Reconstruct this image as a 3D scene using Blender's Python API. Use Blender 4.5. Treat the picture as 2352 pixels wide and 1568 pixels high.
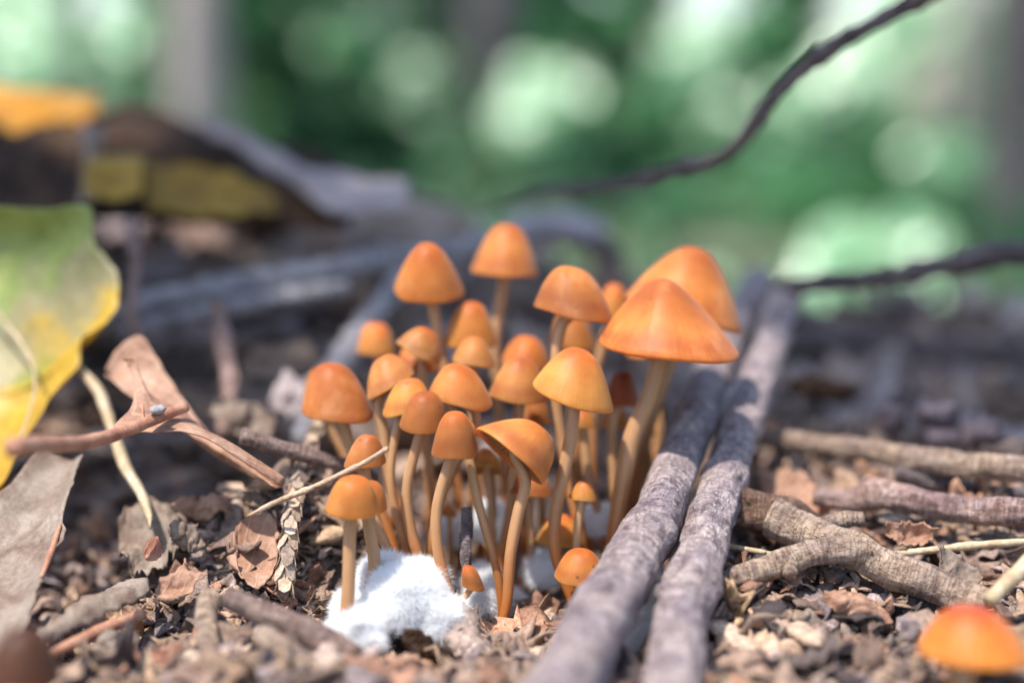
import bpy, math, random
import numpy as np
from mathutils import Vector

random.seed(7); RNG = np.random.default_rng(11)
for o in list(bpy.data.objects): bpy.data.objects.remove(o)
scene = bpy.context.scene
COL = scene.collection
U = 0.01                                     # builders work in centimetres, the scene is in metres

# ------------------------------------------------------------------ camera
PITCH = math.radians(9); FOC = 26.0; S = 17.0 / 2352
CP, SP = math.cos(PITCH), math.sin(PITCH)
AXF = np.array((0, CP, -SP)); AXR = np.array((1., 0, 0)); AXU = np.array((0, SP, CP))
CAM = np.array((0, 0, 4.61)) - FOC * AXF
cam_d = bpy.data.cameras.new('camera'); cam = bpy.data.objects.new('camera', cam_d); COL.objects.link(cam)
cam.location = Vector(CAM * U); cam.rotation_euler = (math.pi / 2 - PITCH, 0, 0)
cam_d.sensor_width = 36; cam_d.lens = 36 * FOC / 17
cam_d.clip_start = 0.01; cam_d.clip_end = 500
cam_d.dof.use_dof = True; cam_d.dof.focus_distance = (FOC - 1.25) * U; cam_d.dof.aperture_fstop = 4.7
scene.camera = cam
# ------------------------------------------------------------------ sky and sun
SUN = Vector((-0.30, -0.27, 0.91)).normalized()
world = bpy.data.worlds.new('World'); scene.world = world; world.use_nodes = True
wn = world.node_tree.nodes; wl = world.node_tree.links
sky = wn.new('ShaderNodeTexSky'); sky.sky_type = 'NISHITA'; sky.sun_disc = False
sky.sun_elevation = math.asin(SUN.z); sky.sun_rotation = math.atan2(SUN.x, SUN.y)
wl.new(sky.outputs[0], wn['Background'].inputs[0]); wn['Background'].inputs[1].default_value = 0.15
sun_d = bpy.data.lights.new('sun', 'SUN'); sun_d.energy = 3.7; sun_d.angle = math.radians(0.53); sun_d.color = (1, 0.95, 0.88)
sun = bpy.data.objects.new('sun', sun_d); COL.objects.link(sun); sun.rotation_euler = SUN.to_track_quat('Z', 'Y').to_euler()
sun.location = (-1, -1.5, 4)
scene.view_settings.view_transform = 'Standard'; scene.view_settings.look = 'None'
scene.view_settings.exposure = 1.05; scene.view_settings.gamma = 1
scene.render.engine = 'CYCLES'; scene.cycles.use_denoising = True
scene.cycles.max_bounces = 10; scene.cycles.diffuse_bounces = 7; scene.cycles.sample_clamp_indirect = 6

# ------------------------------------------------------------------ helpers
def P(x, y, d=0.0):
    """a spot seen at (x, y) of a 2352 x 1568 view, d cm behind the plane through the cluster"""
    D = FOC + d; k = D / FOC * S
    return CAM + D * AXF + (x - 1176) * k * AXR - (y - 784) * k * AXU
def PX(n, d): return n * S * (FOC + d) / FOC
def srgb(r, g, b): return tuple(((v / 255 + 0.055) / 1.055) ** 2.4 if v > 10 else v / 3295 for v in (r, g, b))

def _h(i, j, k, s):
    n = (i * 374761393 + j * 668265263 + k * 2147483647 * 3 + s * 974711) & 0xffffffff
    n = ((n ^ (n >> 13)) * 1274126177) & 0xffffffff
    return ((n ^ (n >> 16)) & 0xffff) / 32767.5 - 1
def vn(p, s=0):
    p = np.asarray(p, float); i = np.floor(p).astype(np.int64); f = p - i; f = f * f * (3 - 2 * f); r = 0
    for a in (0, 1):
        for b in (0, 1):
            for c in (0, 1):
                w = (f[..., 0] if a else 1 - f[..., 0]) * (f[..., 1] if b else 1 - f[..., 1]) * (f[..., 2] if c else 1 - f[..., 2])
                r = r + w * _h(i[..., 0] + a, i[..., 1] + b, i[..., 2] + c, s)
    return r
def fbm(p, s=0, o=4):
    p = np.asarray(p, float); r = 0; a = 1
    for q in range(o): r = r + a * vn(p, s + q * 7); p = p * 2.03 + 1.7; a *= 0.5
    return r
def sst(a, b, x):
    t = np.clip((np.asarray(x, float) - a) / (b - a), 0, 1); return t * t * (3 - 2 * t)
def cr(pts, n):
    p = np.asarray(pts, float)
    if len(p) == 2: return p[0] + (p[1] - p[0]) * np.linspace(0, 1, n)[:, None]
    seg = np.r_[0, np.cumsum(np.linalg.norm(np.diff(p, axis=0), axis=1))]; seg /= seg[-1]
    q = np.vstack([2 * p[0] - p[1], p, 2 * p[-1] - p[-2]]); out = []
    for t in np.linspace(0, 1, n):
        i = min(np.searchsorted(seg, t, 'right') - 1, len(p) - 2); u = (t - seg[i]) / max(seg[i + 1] - seg[i], 1e-9)
        a, b, c, d = q[i:i + 4]
        out.append(0.5 * (2 * b + (c - a) * u + (2 * a - 5 * b + 4 * c - d) * u * u + (3 * b - a - 3 * c + d) * u ** 3))
    return np.array(out)
def unit(v): v = np.asarray(v, float); return v / (np.linalg.norm(v, axis=-1, keepdims=True) + 1e-12)

ORG = {}
def mesh(name, V, F, col=None, bark=None, smooth=True):
    me = bpy.data.meshes.new(name); V = np.asarray(V, float) * U
    if isinstance(F, np.ndarray):
        n = F.shape[1]; me.vertices.add(len(V)); me.vertices.foreach_set('co', V.ravel().astype(np.float32))
        me.loops.add(F.size); me.loops.foreach_set('vertex_index', F.ravel().astype(np.int32))
        me.polygons.add(len(F)); me.polygons.foreach_set('loop_start', np.arange(0, F.size, n, dtype=np.int32))
        me.update(calc_edges=True)
    else: me.from_pydata(V.tolist(), [], F)
    if smooth: me.polygons.foreach_set('use_smooth', np.ones(len(me.polygons), bool))
    if col is not None:
        c = np.asarray(col, float); c = np.broadcast_to(c, (len(V), 3))
        a = me.attributes.new('col', 'FLOAT_COLOR', 'POINT'); a.data.foreach_set('color', np.c_[c, np.ones(len(V))].ravel().astype(np.float32))
    if bark is not None:
        a = me.attributes.new('bark', 'FLOAT_VECTOR', 'POINT'); a.data.foreach_set('vector', np.asarray(bark, np.float32).ravel())
    me.update(); return me
def tag(o, label=None, cat=None, group=None, kind=None):
    for k, v in (('label', label), ('category', cat), ('group', group), ('kind', kind)):
        if v: o[k] = v
    return o
def thing(name, loc, label, cat, group=None):
    o = bpy.data.objects.new(name, None); COL.objects.link(o); o.empty_display_size = 0.005
    o.location = Vector(np.asarray(loc) * U); ORG[o.name] = np.asarray(loc, float); return tag(o, label, cat, group)
def obj(name, V, F, mat, parent=None, org=None, col=None, bark=None, smooth=True):
    V = np.asarray(V, float)
    if parent is not None: org = ORG[parent.name]
    elif org is None: org = np.array((V[:, 0].mean(), V[:, 1].mean(), V[:, 2].min()))
    o = bpy.data.objects.new(name, mesh(name, V - org, F, col, bark, smooth)); COL.objects.link(o)
    o.data.materials.append(mat); ORG[o.name] = org
    if parent is not None: o.parent = parent
    else: o.location = Vector(org * U)
    return o

class MB:
    """collects shapes into one mesh"""
    def __init__(s): s.V = []; s.F = []; s.C = []; s.B = []; s.n = 0
    def add(s, V, F, col=None, bark=None):
        s.V.append(V); s.F += [tuple(i + s.n for i in f) for f in F]; s.n += len(V)
        s.C.append(np.broadcast_to(np.asarray(col if col is not None else (1, 1, 1), float), (len(V), 3)))
        s.B.append(np.asarray(bark) if bark is not None else np.asarray(V)); return s
    def out(s): return np.vstack(s.V), s.F, np.vstack(s.C), np.vstack(s.B)
    def build(s, name, mat, parent=None, org=None, smooth=True):
        V, F, C, B = s.out(); return obj(name, V, F, mat, parent, org, C, B, smooth)

def tube(path, rad, sides=12, amp=0.0, freq=4.0, seed=0, cap=True, fine=0.0):
    """path n x 3, rad n -> verts, faces, bark coordinates"""
    path = np.asarray(path, float); n = len(path); rad = np.broadcast_to(np.asarray(rad, float), (n,))
    T = unit(np.gradient(path, axis=0)); ref = np.array((0, 0, 1.)) if abs(T[0, 2]) < 0.9 else np.array((1., 0, 0))
    N = unit(np.cross(T[0], ref)); V = []; B = []; L = np.r_[0, np.cumsum(np.linalg.norm(np.diff(path, axis=0), axis=1))]
    th = np.linspace(0, 2 * math.pi, sides, endpoint=False)
    for i in range(n):
        N = unit(N - T[i] * np.dot(N, T[i])); Bn = np.cross(T[i], N)
        b = np.c_[np.cos(th) * rad[i], np.sin(th) * rad[i], np.full(sides, L[i])]
        r = rad[i] * (1 + (amp * fbm(np.c_[np.cos(th) * freq * 0.6, np.sin(th) * freq * 0.6, np.full(sides, L[i] * freq * 0.35)], seed, 3) if amp else 0))
        if fine:
            w = np.c_[b[:, 0] * 6, b[:, 1] * 6, b[:, 2] * 3.2]; r = r + fine * (fbm(w, seed + 4, 3) + 1.6 * np.clip(vn(w * 1.1 + 40, seed + 9) - 0.35, 0, 1))
        V.append(path[i] + (np.cos(th) * r)[:, None] * N + (np.sin(th) * r)[:, None] * Bn); B.append(b)
    F = [(i * sides + j, i * sides + (j + 1) % sides, (i + 1) * sides + (j + 1) % sides, (i + 1) * sides + j) for i in range(n - 1) for j in range(sides)]
    V = np.vstack(V); B = np.vstack(B)
    if cap:
        for e, i in ((0, 0), (1, n - 1)):
            c = len(V); V = np.vstack([V, path[i] + T[i] * (0.12 if e else -0.12) * rad[i]]); B = np.vstack([B, (0, 0, L[i])])
            for j in range(sides):
                a, b = i * sides + j, i * sides + (j + 1) % sides; F.append((a, b, c) if e else (b, a, c))
    return V, F, B

def sheet(A, B, nu, nv, bulge=0.0, thick=0.02, rag=0.0, crumple=0.0, seed=0, freq=1.5, curl=0.0, fr=3.0):
    """thin leaf surface lofted between the edges A and B (lists of 3-D points), with two faces and a rim"""
    a = cr(A, nu); b = cr(B, nu); v = np.linspace(0, 1, nv)
    G = a[:, None, :] * (1 - v)[None, :, None] + b[:, None, :] * v[None, :, None]
    if rag:
        u = np.arange(nu) * fr / nu * 3
        ra = rag * fbm(np.c_[u * 2.3, u * 0, u * 0 + seed], seed, 4); rb = rag * fbm(np.c_[u * 2.3, u * 0 + 9, u * 0 + seed], seed + 3, 4)
        d = unit(b - a)
        G += d[:, None, :] * (ra[:, None] * (1 - v)[None] ** 3 + rb[:, None] * v[None] ** 3)[..., None]
    du = np.gradient(G, axis=0); dv = np.gradient(G, axis=1); N = unit(np.cross(du, dv))
    G = G + N * (bulge * np.sin(math.pi * v)[None, :, None])
    if crumple: G = G + N * (crumple * fbm(G * freq, seed + 11, 4))[..., None]
    if curl: G = G + N * (curl * (np.abs(v - 0.5) * 2) ** 4)[None, :, None]
    du = np.gradient(G, axis=0); dv = np.gradient(G, axis=1); N = unit(np.cross(du, dv))
    n = nu * nv; V = np.vstack([(G + N * thick / 2).reshape(-1, 3), (G - N * thick / 2).reshape(-1, 3)]); F = []
    id_ = lambda i, j: i * nv + j
    for i in range(nu - 1):
        for j in range(nv - 1):
            q = (id_(i, j), id_(i + 1, j), id_(i + 1, j + 1), id_(i, j + 1)); F.append(q); F.append(tuple(n + k for k in q[::-1]))
    loop = [id_(i, 0) for i in range(nu)] + [id_(nu - 1, j) for j in range(1, nv)] + [id_(i, nv - 1) for i in range(nu - 2, -1, -1)] + [id_(0, j) for j in range(nv - 2, 0, -1)]
    for q, w in zip(loop, loop[1:] + loop[:1]): F.append((w, q, n + q, n + w))
    uv = np.stack(np.broadcast_arrays(np.linspace(0, 1, nu)[:, None], v[None], np.zeros((nu, nv))), -1).reshape(-1, 3)
    return V, F, np.vstack([uv, uv])

# ------------------------------------------------------------------ materials
def mat_base(name):
    m = bpy.data.materials.new(name); m.use_nodes = True; nt = m.node_tree; return m, nt.nodes, nt.links, nt.nodes['Principled BSDF']
class N_:
    def __init__(s, nodes, links): s.n, s.l = nodes, links
    def new(s, t, **k):
        x = s.n.new(t)
        for a, b in k.items(): setattr(x, a, b)
        return x
    def noise(s, vec, scale, detail=4, rough=0.55, dist=0.0):
        x = s.n.new('ShaderNodeTexNoise'); s.l.new(vec, x.inputs['Vector']); x.inputs['Scale'].default_value = scale
        x.inputs['Detail'].default_value = detail; x.inputs['Roughness'].default_value = rough; x.inputs['Distortion'].default_value = dist; return x.outputs['Fac']
    def ramp(s, fac, stops):
        x = s.n.new('ShaderNodeValToRGB'); s.l.new(fac, x.inputs[0]); e = x.color_ramp.elements
        while len(e) < len(stops): e.new(0.5)
        for el, (p, c) in zip(e, stops): el.position = p; el.color = (*c, 1) if len(c) == 3 else c
        return x.outputs[0]
    def mix(s, mode, fac, a, b):
        x = s.n.new('ShaderNodeMix'); x.data_type = 'RGBA'; x.blend_type = mode
        for i, v in ((0, fac), (6, a), (7, b)):
            if hasattr(v, 'is_output'): s.l.new(v, x.inputs[i])
            else: x.inputs[i].default_value = v if i == 0 else (*v, 1)
        return x.outputs[2]
    def math(s, op, a, b=0.0):
        x = s.n.new('ShaderNodeMath'); x.operation = op
        for i, v in ((0, a), (1, b)):
            if hasattr(v, 'is_output'): s.l.new(v, x.inputs[i])
            else: x.inputs[i].default_value = v
        return x.outputs[0]
    def bump(s, h, dist, strength, bs):
        x = s.n.new('ShaderNodeBump'); s.l.new(h, x.inputs['Height']); x.inputs['Distance'].default_value = dist; x.inputs['Strength'].default_value = strength
        s.l.new(x.outputs[0], bs.inputs['Normal']); return x
    def attr(s, name):
        x = s.n.new('ShaderNodeAttribute'); x.attribute_name = name; return x
    def obj(s): return s.n.new('ShaderNodeTexCoord').outputs['Object']
    def mapping(s, vec, scale):
        x = s.n.new('ShaderNodeMapping'); s.l.new(vec, x.inputs[0]); x.inputs['Scale'].default_value = scale; return x.outputs[0]

def m_litter():
    m, n, l, b = mat_base('leaf_litter'); q = N_(n, l); oc = q.obj(); c = q.attr('col').outputs['Color']
    rnd = n.new('ShaderNodeObjectInfo').outputs['Random']
    f1 = q.noise(oc, 350, 6, 0.65); f2 = q.noise(oc, 1500, 5, 0.7)
    c1 = q.mix('MULTIPLY', 1.0, c, q.ramp(f1, [(0.25, (0.5, 0.46, 0.45)), (0.5, (1.02, 1.0, 0.98)), (0.75, (1.5, 1.45, 1.38))]))
    c2 = q.mix('MULTIPLY', 0.8, c1, q.ramp(f2, [(0.3, (0.45, 0.42, 0.42)), (0.6, (1.15, 1.12, 1.1))]))
    c3 = q.mix('MULTIPLY', 1.0, c2, q.ramp(rnd, [(0, (0.75, 0.7, 0.7)), (0.5, (1, 0.97, 0.95)), (1, (1.25, 1.15, 1.0))]))
    l.new(c3, b.inputs['Base Color']); b.inputs['Roughness'].default_value = 0.72; b.inputs['Specular IOR Level'].default_value = 0.35
    q.bump(q.math('ADD', f2, q.math('MULTIPLY', f1, 0.8)), 0.0006, 0.9, b); return m
def m_soil():
    m, n, l, b = mat_base('humus'); q = N_(n, l); oc = q.obj()
    f1 = q.noise(oc, 180, 6, 0.7); f2 = q.noise(oc, 900, 6, 0.75)
    c = q.ramp(f2, [(0.25, (0.03, 0.022, 0.018)), (0.5, (0.13, 0.098, 0.08)), (0.75, (0.32, 0.25, 0.2))])
    far = q.noise(oc, 2.2, 5, 0.6)
    sep = n.new('ShaderNodeSeparateXYZ'); l.new(oc, sep.inputs[0])
    gm = n.new('ShaderNodeMapRange'); l.new(sep.outputs[1], gm.inputs[0]); gm.inputs[1].default_value = 0.5; gm.inputs[2].default_value = 1.2
    c = q.mix('MIX', gm.outputs[0], c, q.ramp(far, [(0.35, (0.03, 0.045, 0.02)), (0.5, (0.07, 0.1, 0.045)), (0.65, (0.2, 0.19, 0.13))]))
    l.new(c, b.inputs['Base Color']); b.inputs['Roughness'].default_value = 0.85; b.inputs['Specular IOR Level'].default_value = 0.2
    q.bump(q.math('ADD', f2, f1), 0.0012, 0.9, b); return m
def m_bark(name, dark, mid, light, spots=0.0, rough=0.65, rel=0.0011):
    m, n, l, b = mat_base(name); q = N_(n, l); bk = q.attr('bark').outputs['Vector']
    v = q.mapping(bk, (1, 1, 0.55)); f1 = q.noise(v, 5.5, 7, 0.68, 0.6); f2 = q.noise(q.mapping(bk, (1, 1, 0.45)), 20, 5, 0.7); f3 = q.noise(bk, 1.4, 4, 0.6)
    c = q.ramp(f1, [(0.3, dark), (0.48, mid), (0.68, light)])
    c = q.mix('MULTIPLY', 0.75, c, q.ramp(f2, [(0.3, (0.5, 0.46, 0.46)), (0.62, (1.2, 1.18, 1.15))]))
    c = q.mix('MULTIPLY', 0.8, c, q.ramp(f3, [(0.35, (0.62, 0.58, 0.66)), (0.65, (1.15, 1.1, 1.05))]))
    f4 = q.noise(q.mapping(bk, (0.5, 0.5, 4)), 3.5, 4, 0.6); ck = q.ramp(f4, [(0.44, (1, 1, 1)), (0.5, (0.45, 0.4, 0.4)), (0.53, (1, 1, 1))]); c = q.mix('MULTIPLY', 0.7, c, ck)
    hgt = q.math('ADD', q.math('ADD', f2, f1), q.math('MULTIPLY', ck, 0.4))
    if spots:
        vo = n.new('ShaderNodeTexVoronoi'); l.new(q.mapping(bk, (1, 1, 0.7)), vo.inputs['Vector']); vo.inputs['Scale'].default_value = 6.5
        sp = q.ramp(vo.outputs['Distance'], [(0.0, (1, 1, 1)), (0.13, (1, 1, 1)), (0.2, (0, 0, 0))])
        sp = q.math('MULTIPLY', sp, spots); c = q.mix('MIX', sp, c, (0.62, 0.52, 0.42)); hgt = q.math('ADD', hgt, sp)
    l.new(c, b.inputs['Base Color']); b.inputs['Roughness'].default_value = rough; b.inputs['Specular IOR Level'].default_value = 0.4
    q.bump(hgt, rel, 0.9, b); return m
def m_cap():
    m, n, l, b = mat_base('mushroom_cap'); q = N_(n, l); oc = q.obj(); c = q.attr('col').outputs['Color']
    f1 = q.noise(oc, 260, 4, 0.6); f2 = q.noise(oc, 1800, 3, 0.6)
    c = q.mix('MULTIPLY', 0.8, c, q.ramp(f1, [(0.3, (0.82, 0.72, 0.66)), (0.65, (1.08, 1.1, 1.12))]))
    ra = q.attr('bark').outputs['Vector']; st = q.noise(q.mapping(ra, (1, 1, 0.08)), 16, 3, 0.6); sp = n.new('ShaderNodeSeparateXYZ'); l.new(ra, sp.inputs[0])
    edge = n.new('ShaderNodeMapRange'); l.new(sp.outputs[2], edge.inputs[0]); edge.inputs[1].default_value = 0.35; edge.inputs[2].default_value = 1.0
    c = q.mix('MULTIPLY', edge.outputs[0], c, q.ramp(st, [(0.35, (0.94, 0.9, 0.87)), (0.6, (1.03, 1.03, 1.03))]))
    bl = q.noise(oc, 130, 3, 0.6); c = q.mix('MIX', q.ramp(bl, [(0.56, (0, 0, 0)), (0.75, (0.3, 0.3, 0.3))]), c, (0.6, 0.36, 0.2))      # dull dry bloom
    vo = n.new('ShaderNodeTexVoronoi'); l.new(oc, vo.inputs['Vector']); vo.inputs['Scale'].default_value = 260
    c = q.mix('MIX', q.ramp(vo.outputs['Distance'], [(0.055, (0.8, 0.8, 0.8)), (0.085, (0, 0, 0))]), c, (0.1, 0.055, 0.03))                # stuck grit
    l.new(c, b.inputs['Base Color']); b.inputs['Specular IOR Level'].default_value = 0.24
    l.new(q.math('ADD', q.math('MULTIPLY', f2, 0.2), 0.42), b.inputs['Roughness'])
    b.inputs['Sheen Weight'].default_value = 0.07; b.inputs['Sheen Roughness'].default_value = 0.4; b.inputs['Subsurface Weight'].default_value = 0.85; b.inputs['Subsurface Radius'].default_value = (1.0, 0.42, 0.14); b.inputs['Subsurface Scale'].default_value = 0.0036
    q.bump(q.math('ADD', f1, q.math('MULTIPLY', f2, 0.15)), 0.00025, 0.5, b); return m
def m_stem():
    m, n, l, b = mat_base('mushroom_stem'); q = N_(n, l); c = q.attr('col').outputs['Color']; bk = q.attr('bark').outputs['Vector']
    f = q.noise(q.mapping(bk, (1, 1, 0.06)), 14, 4, 0.6); f2 = q.noise(bk, 3, 3, 0.5)
    c = q.mix('MULTIPLY', 0.7, c, q.ramp(f, [(0.3, (0.88, 0.85, 0.81)), (0.65, (1.07, 1.07, 1.07))]))
    c = q.mix('MULTIPLY', 0.35, c, q.ramp(f2, [(0.35, (0.8, 0.72, 0.64)), (0.6, (1.05, 1.05, 1.05))]))
    l.new(c, b.inputs['Base Color']); b.inputs['Roughness'].default_value = 0.42; b.inputs['Subsurface Weight'].default_value = 0.8
    b.inputs['Subsurface Radius'].default_value = (1.0, 0.5, 0.22); b.inputs['Subsurface Scale'].default_value = 0.002
    q.bump(f, 0.00015, 0.5, b); return m
def m_leaf(name, c0, c1, c2, trans=0.35, rough=0.5, scale=60, vein=0.0, spec=0.4):
    """dead or fading leaf: blotches between three colours, light shining through"""
    m, n, l, b = mat_base(name); q = N_(n, l); oc = q.obj(); out = n['Material Output']
    f1 = q.noise(oc, scale, 5, 0.6, 0.4); f2 = q.noise(oc, scale * 9, 5, 0.65)
    c = q.ramp(f1, [(0.36, c0), (0.5, c1), (0.63, c2)])
    c = q.mix('MULTIPLY', 0.7, c, q.ramp(f2, [(0.3, (0.6, 0.56, 0.52)), (0.6, (1.1, 1.1, 1.1))]))
    hgt = f2
    if vein:
        uv = q.attr('bark').outputs['Vector']; wv = n.new('ShaderNodeTexWave'); wv.bands_direction = 'DIAGONAL'; l.new(q.mapping(uv, (1, 0.5, 1)), wv.inputs['Vector'])
        wv.inputs['Scale'].default_value = 3.2; wv.inputs['Distortion'].default_value = 1.2; wv.inputs['Detail'].default_value = 2
        vv = q.ramp(wv.outputs['Fac'], [(0.9, (0, 0, 0)), (0.98, (1, 1, 1))]); vv = q.math('MULTIPLY', vv, vein)
        c = q.mix('MIX', vv, c, tuple(min(1, k * 1.5) for k in c2)); hgt = q.math('ADD', f2, vv)
    l.new(c, b.inputs['Base Color']); b.inputs['Roughness'].default_value = rough; b.inputs['Specular IOR Level'].default_value = spec
    q.bump(hgt, 0.0004, 0.7, b)
    if trans:
        t = n.new('ShaderNodeBsdfTranslucent'); l.new(c, t.inputs[0]); mx = n.new('ShaderNodeMixShader'); mx.inputs[0].default_value = trans
        l.new(b.outputs[0], mx.inputs[1]); l.new(t.outputs[0], mx.inputs[2]); l.new(mx.outputs[0], out.inputs[0])
    return m
def m_foliage(name, dark, light, rough=0.35, trans=0.4, spec=0.6):
    m, n, l, b = mat_base(name); q = N_(n, l); out = n['Material Output']; r = n.new('ShaderNodeNewGeometry').outputs['Random Per Island']
    c = q.ramp(r, [(0, dark), (1, light)]); l.new(c, b.inputs['Base Color']); b.inputs['Roughness'].default_value = rough; b.inputs['Specular IOR Level'].default_value = spec
    t = n.new('ShaderNodeBsdfTranslucent'); l.new(q.mix('MULTIPLY', 1.0, c, (1.25, 1.5, 1.0)), t.inputs[0]); mx = n.new('ShaderNodeMixShader'); mx.inputs[0].default_value = trans
    l.new(b.outputs[0], mx.inputs[1]); l.new(t.outputs[0], mx.inputs[2]); l.new(mx.outputs[0], out.inputs[0]); return m
def m_fuzz():
    m, n, l, b = mat_base('mycelium'); out = n['Material Output']; b.inputs['Base Color'].default_value = (0.97, 0.97, 0.97, 1); b.inputs['Roughness'].default_value = 0.9; b.inputs['Specular IOR Level'].default_value = 0.1
    t = n.new('ShaderNodeBsdfTranslucent'); t.inputs[0].default_value = (0.97, 0.97, 0.97, 1); mx = n.new('ShaderNodeMixShader'); mx.inputs[0].default_value = 0.5
    l.new(b.outputs[0], mx.inputs[1]); l.new(t.outputs[0], mx.inputs[2]); l.new(mx.outputs[0], out.inputs[0]); return m
def m_fading():
    """leaf turning: green at the top, tan in the middle, yellow towards the tip"""
    m, n, l, b = mat_base('fading_leaf'); q = N_(n, l); oc = q.obj(); out = n['Material Output']; uv = q.attr('bark').outputs['Vector']
    sep = n.new('ShaderNodeSeparateXYZ'); l.new(uv, sep.inputs[0]); f1 = q.noise(oc, 55, 4, 0.6, 0.4); f2 = q.noise(oc, 420, 5, 0.65); f3 = q.noise(oc, 38, 3, 0.5)
    t = q.math('ADD', sep.outputs[0], q.math('MULTIPLY', q.math('SUBTRACT', f1, 0.5), 0.7))
    c = q.ramp(t, [(0.12, (0.42, 0.45, 0.15)), (0.33, (0.3, 0.38, 0.09)), (0.46, (0.37, 0.33, 0.17)), (0.54, (0.39, 0.33, 0.15)), (0.66, (0.62, 0.4, 0.035)), (0.95, (0.62, 0.38, 0.045))])
    c = q.mix('MIX', q.ramp(f3, [(0.58, (0, 0, 0)), (0.68, (0.55, 0.55, 0.55))]), c, (0.1, 0.26, 0.06))
    c = q.mix('MULTIPLY', 0.6, c, q.ramp(f2, [(0.3, (0.65, 0.6, 0.55)), (0.6, (1.1, 1.1, 1.1))]))
    l.new(c, b.inputs['Base Color']); b.inputs['Roughness'].default_value = 0.45; q.bump(f2, 0.0004, 0.6, b)
    tr = n.new('ShaderNodeBsdfTranslucent'); l.new(c, tr.inputs[0]); mx = n.new('ShaderNodeMixShader'); mx.inputs[0].default_value = 0.4
    l.new(b.outputs[0], mx.inputs[1]); l.new(tr.outputs[0], mx.inputs[2]); l.new(mx.outputs[0], out.inputs[0]); return m

M = dict(litter=m_litter(), soil=m_soil(), cap=m_cap(), stem=m_stem(), fuzz=m_fuzz(),
    twig_grey=m_bark('purplish_grey_bark', (0.18, 0.13, 0.13), (0.42, 0.345, 0.345), (0.7, 0.61, 0.57), 0.9),
    twig_brown=m_bark('brown_bark', (0.13, 0.08, 0.06), (0.32, 0.22, 0.18), (0.52, 0.42, 0.35)),
    twig_tan=m_bark('tan_bark', (0.22, 0.14, 0.095), (0.44, 0.325, 0.235), (0.62, 0.5, 0.39)),
    twig_pink=m_bark('pinkish_bark', (0.24, 0.14, 0.11), (0.46, 0.31, 0.26), (0.6, 0.46, 0.4)),
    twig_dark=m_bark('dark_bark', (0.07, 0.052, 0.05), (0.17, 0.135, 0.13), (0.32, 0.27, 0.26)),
    twig_blue=m_bark('weathered_grey_wood', (0.2, 0.2, 0.215), (0.4, 0.4, 0.42), (0.56, 0.56, 0.57)),
    rot=m_bark('rotten_wood', (0.09, 0.045, 0.025), (0.24, 0.14, 0.09), (0.36, 0.24, 0.17), 0, 0.8, 0.0012),
    straw=m_leaf('straw', (0.42, 0.3, 0.17), (0.55, 0.42, 0.26), (0.66, 0.54, 0.38), 0.15, 0.5, 120),
    leaf_yellow=m_fading(),
    leaf_brown=m_leaf('brown_leaf', (0.3, 0.15, 0.09), (0.46, 0.26, 0.17), (0.56, 0.36, 0.25), 0.3, 0.55, 90, 0.25),
    leaf_grey=m_leaf('weathered_leaf', (0.15, 0.09, 0.06), (0.25, 0.185, 0.14), (0.34, 0.27, 0.215), 0.15, 0.6, 110),
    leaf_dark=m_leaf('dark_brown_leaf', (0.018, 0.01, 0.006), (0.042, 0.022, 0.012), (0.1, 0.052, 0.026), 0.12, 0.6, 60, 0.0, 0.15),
    leaf_mauve=m_leaf('mauve_leaf', (0.26, 0.2, 0.195), (0.34, 0.27, 0.26), (0.4, 0.33, 0.31), 0.15, 0.4, 60),
    leaf_ochre=m_leaf('ochre_leaf', (0.22, 0.12, 0.015), (0.4, 0.24, 0.03), (0.48, 0.32, 0.045), 0.3, 0.5, 40),
    leaf_orange=m_leaf('orange_leaf', (0.5, 0.2, 0.02), (0.68, 0.32, 0.03), (0.75, 0.42, 0.05), 0.35, 0.5, 40),
    leaf_red=m_leaf('reddish_leaf', (0.28, 0.1, 0.06), (0.42, 0.18, 0.11), (0.5, 0.26, 0.17), 0.25, 0.5, 160, 0.4),
    petiole_tan=m_leaf('tan_twiglet', (0.34, 0.21, 0.12), (0.46, 0.31, 0.2), (0.56, 0.41, 0.28), 0.0, 0.5, 300),
    petiole=m_leaf('leaf_stalk', (0.3, 0.12, 0.07), (0.42, 0.2, 0.12), (0.52, 0.28, 0.18), 0.0, 0.4, 200),
    pod=m_leaf('shrivelled_pod', (0.05, 0.035, 0.045), (0.1, 0.075, 0.09), (0.2, 0.15, 0.16), 0.0, 0.45, 300),
    stone=m_leaf('pale_stone', (0.25, 0.23, 0.24), (0.36, 0.33, 0.34), (0.45, 0.42, 0.42), 0.0, 0.5, 400),
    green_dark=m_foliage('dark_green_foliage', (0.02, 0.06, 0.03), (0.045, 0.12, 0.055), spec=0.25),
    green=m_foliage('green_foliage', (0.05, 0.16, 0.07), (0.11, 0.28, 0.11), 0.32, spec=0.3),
    green_lit_tint=m_foliage('sunlit_tint_foliage', (0.15, 0.33, 0.16), (0.3, 0.5, 0.28), 0.33, 0.25, 0.7),  # pale colour stands in for sunlight on the leaves
    trunk_grey=m_bark('grey_trunk', (0.07, 0.065, 0.065), (0.15, 0.14, 0.14), (0.25, 0.24, 0.24)),
    trunk_pale=m_bark('pale_trunk', (0.5, 0.41, 0.37), (0.66, 0.56, 0.52), (0.74, 0.65, 0.61)))

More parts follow.
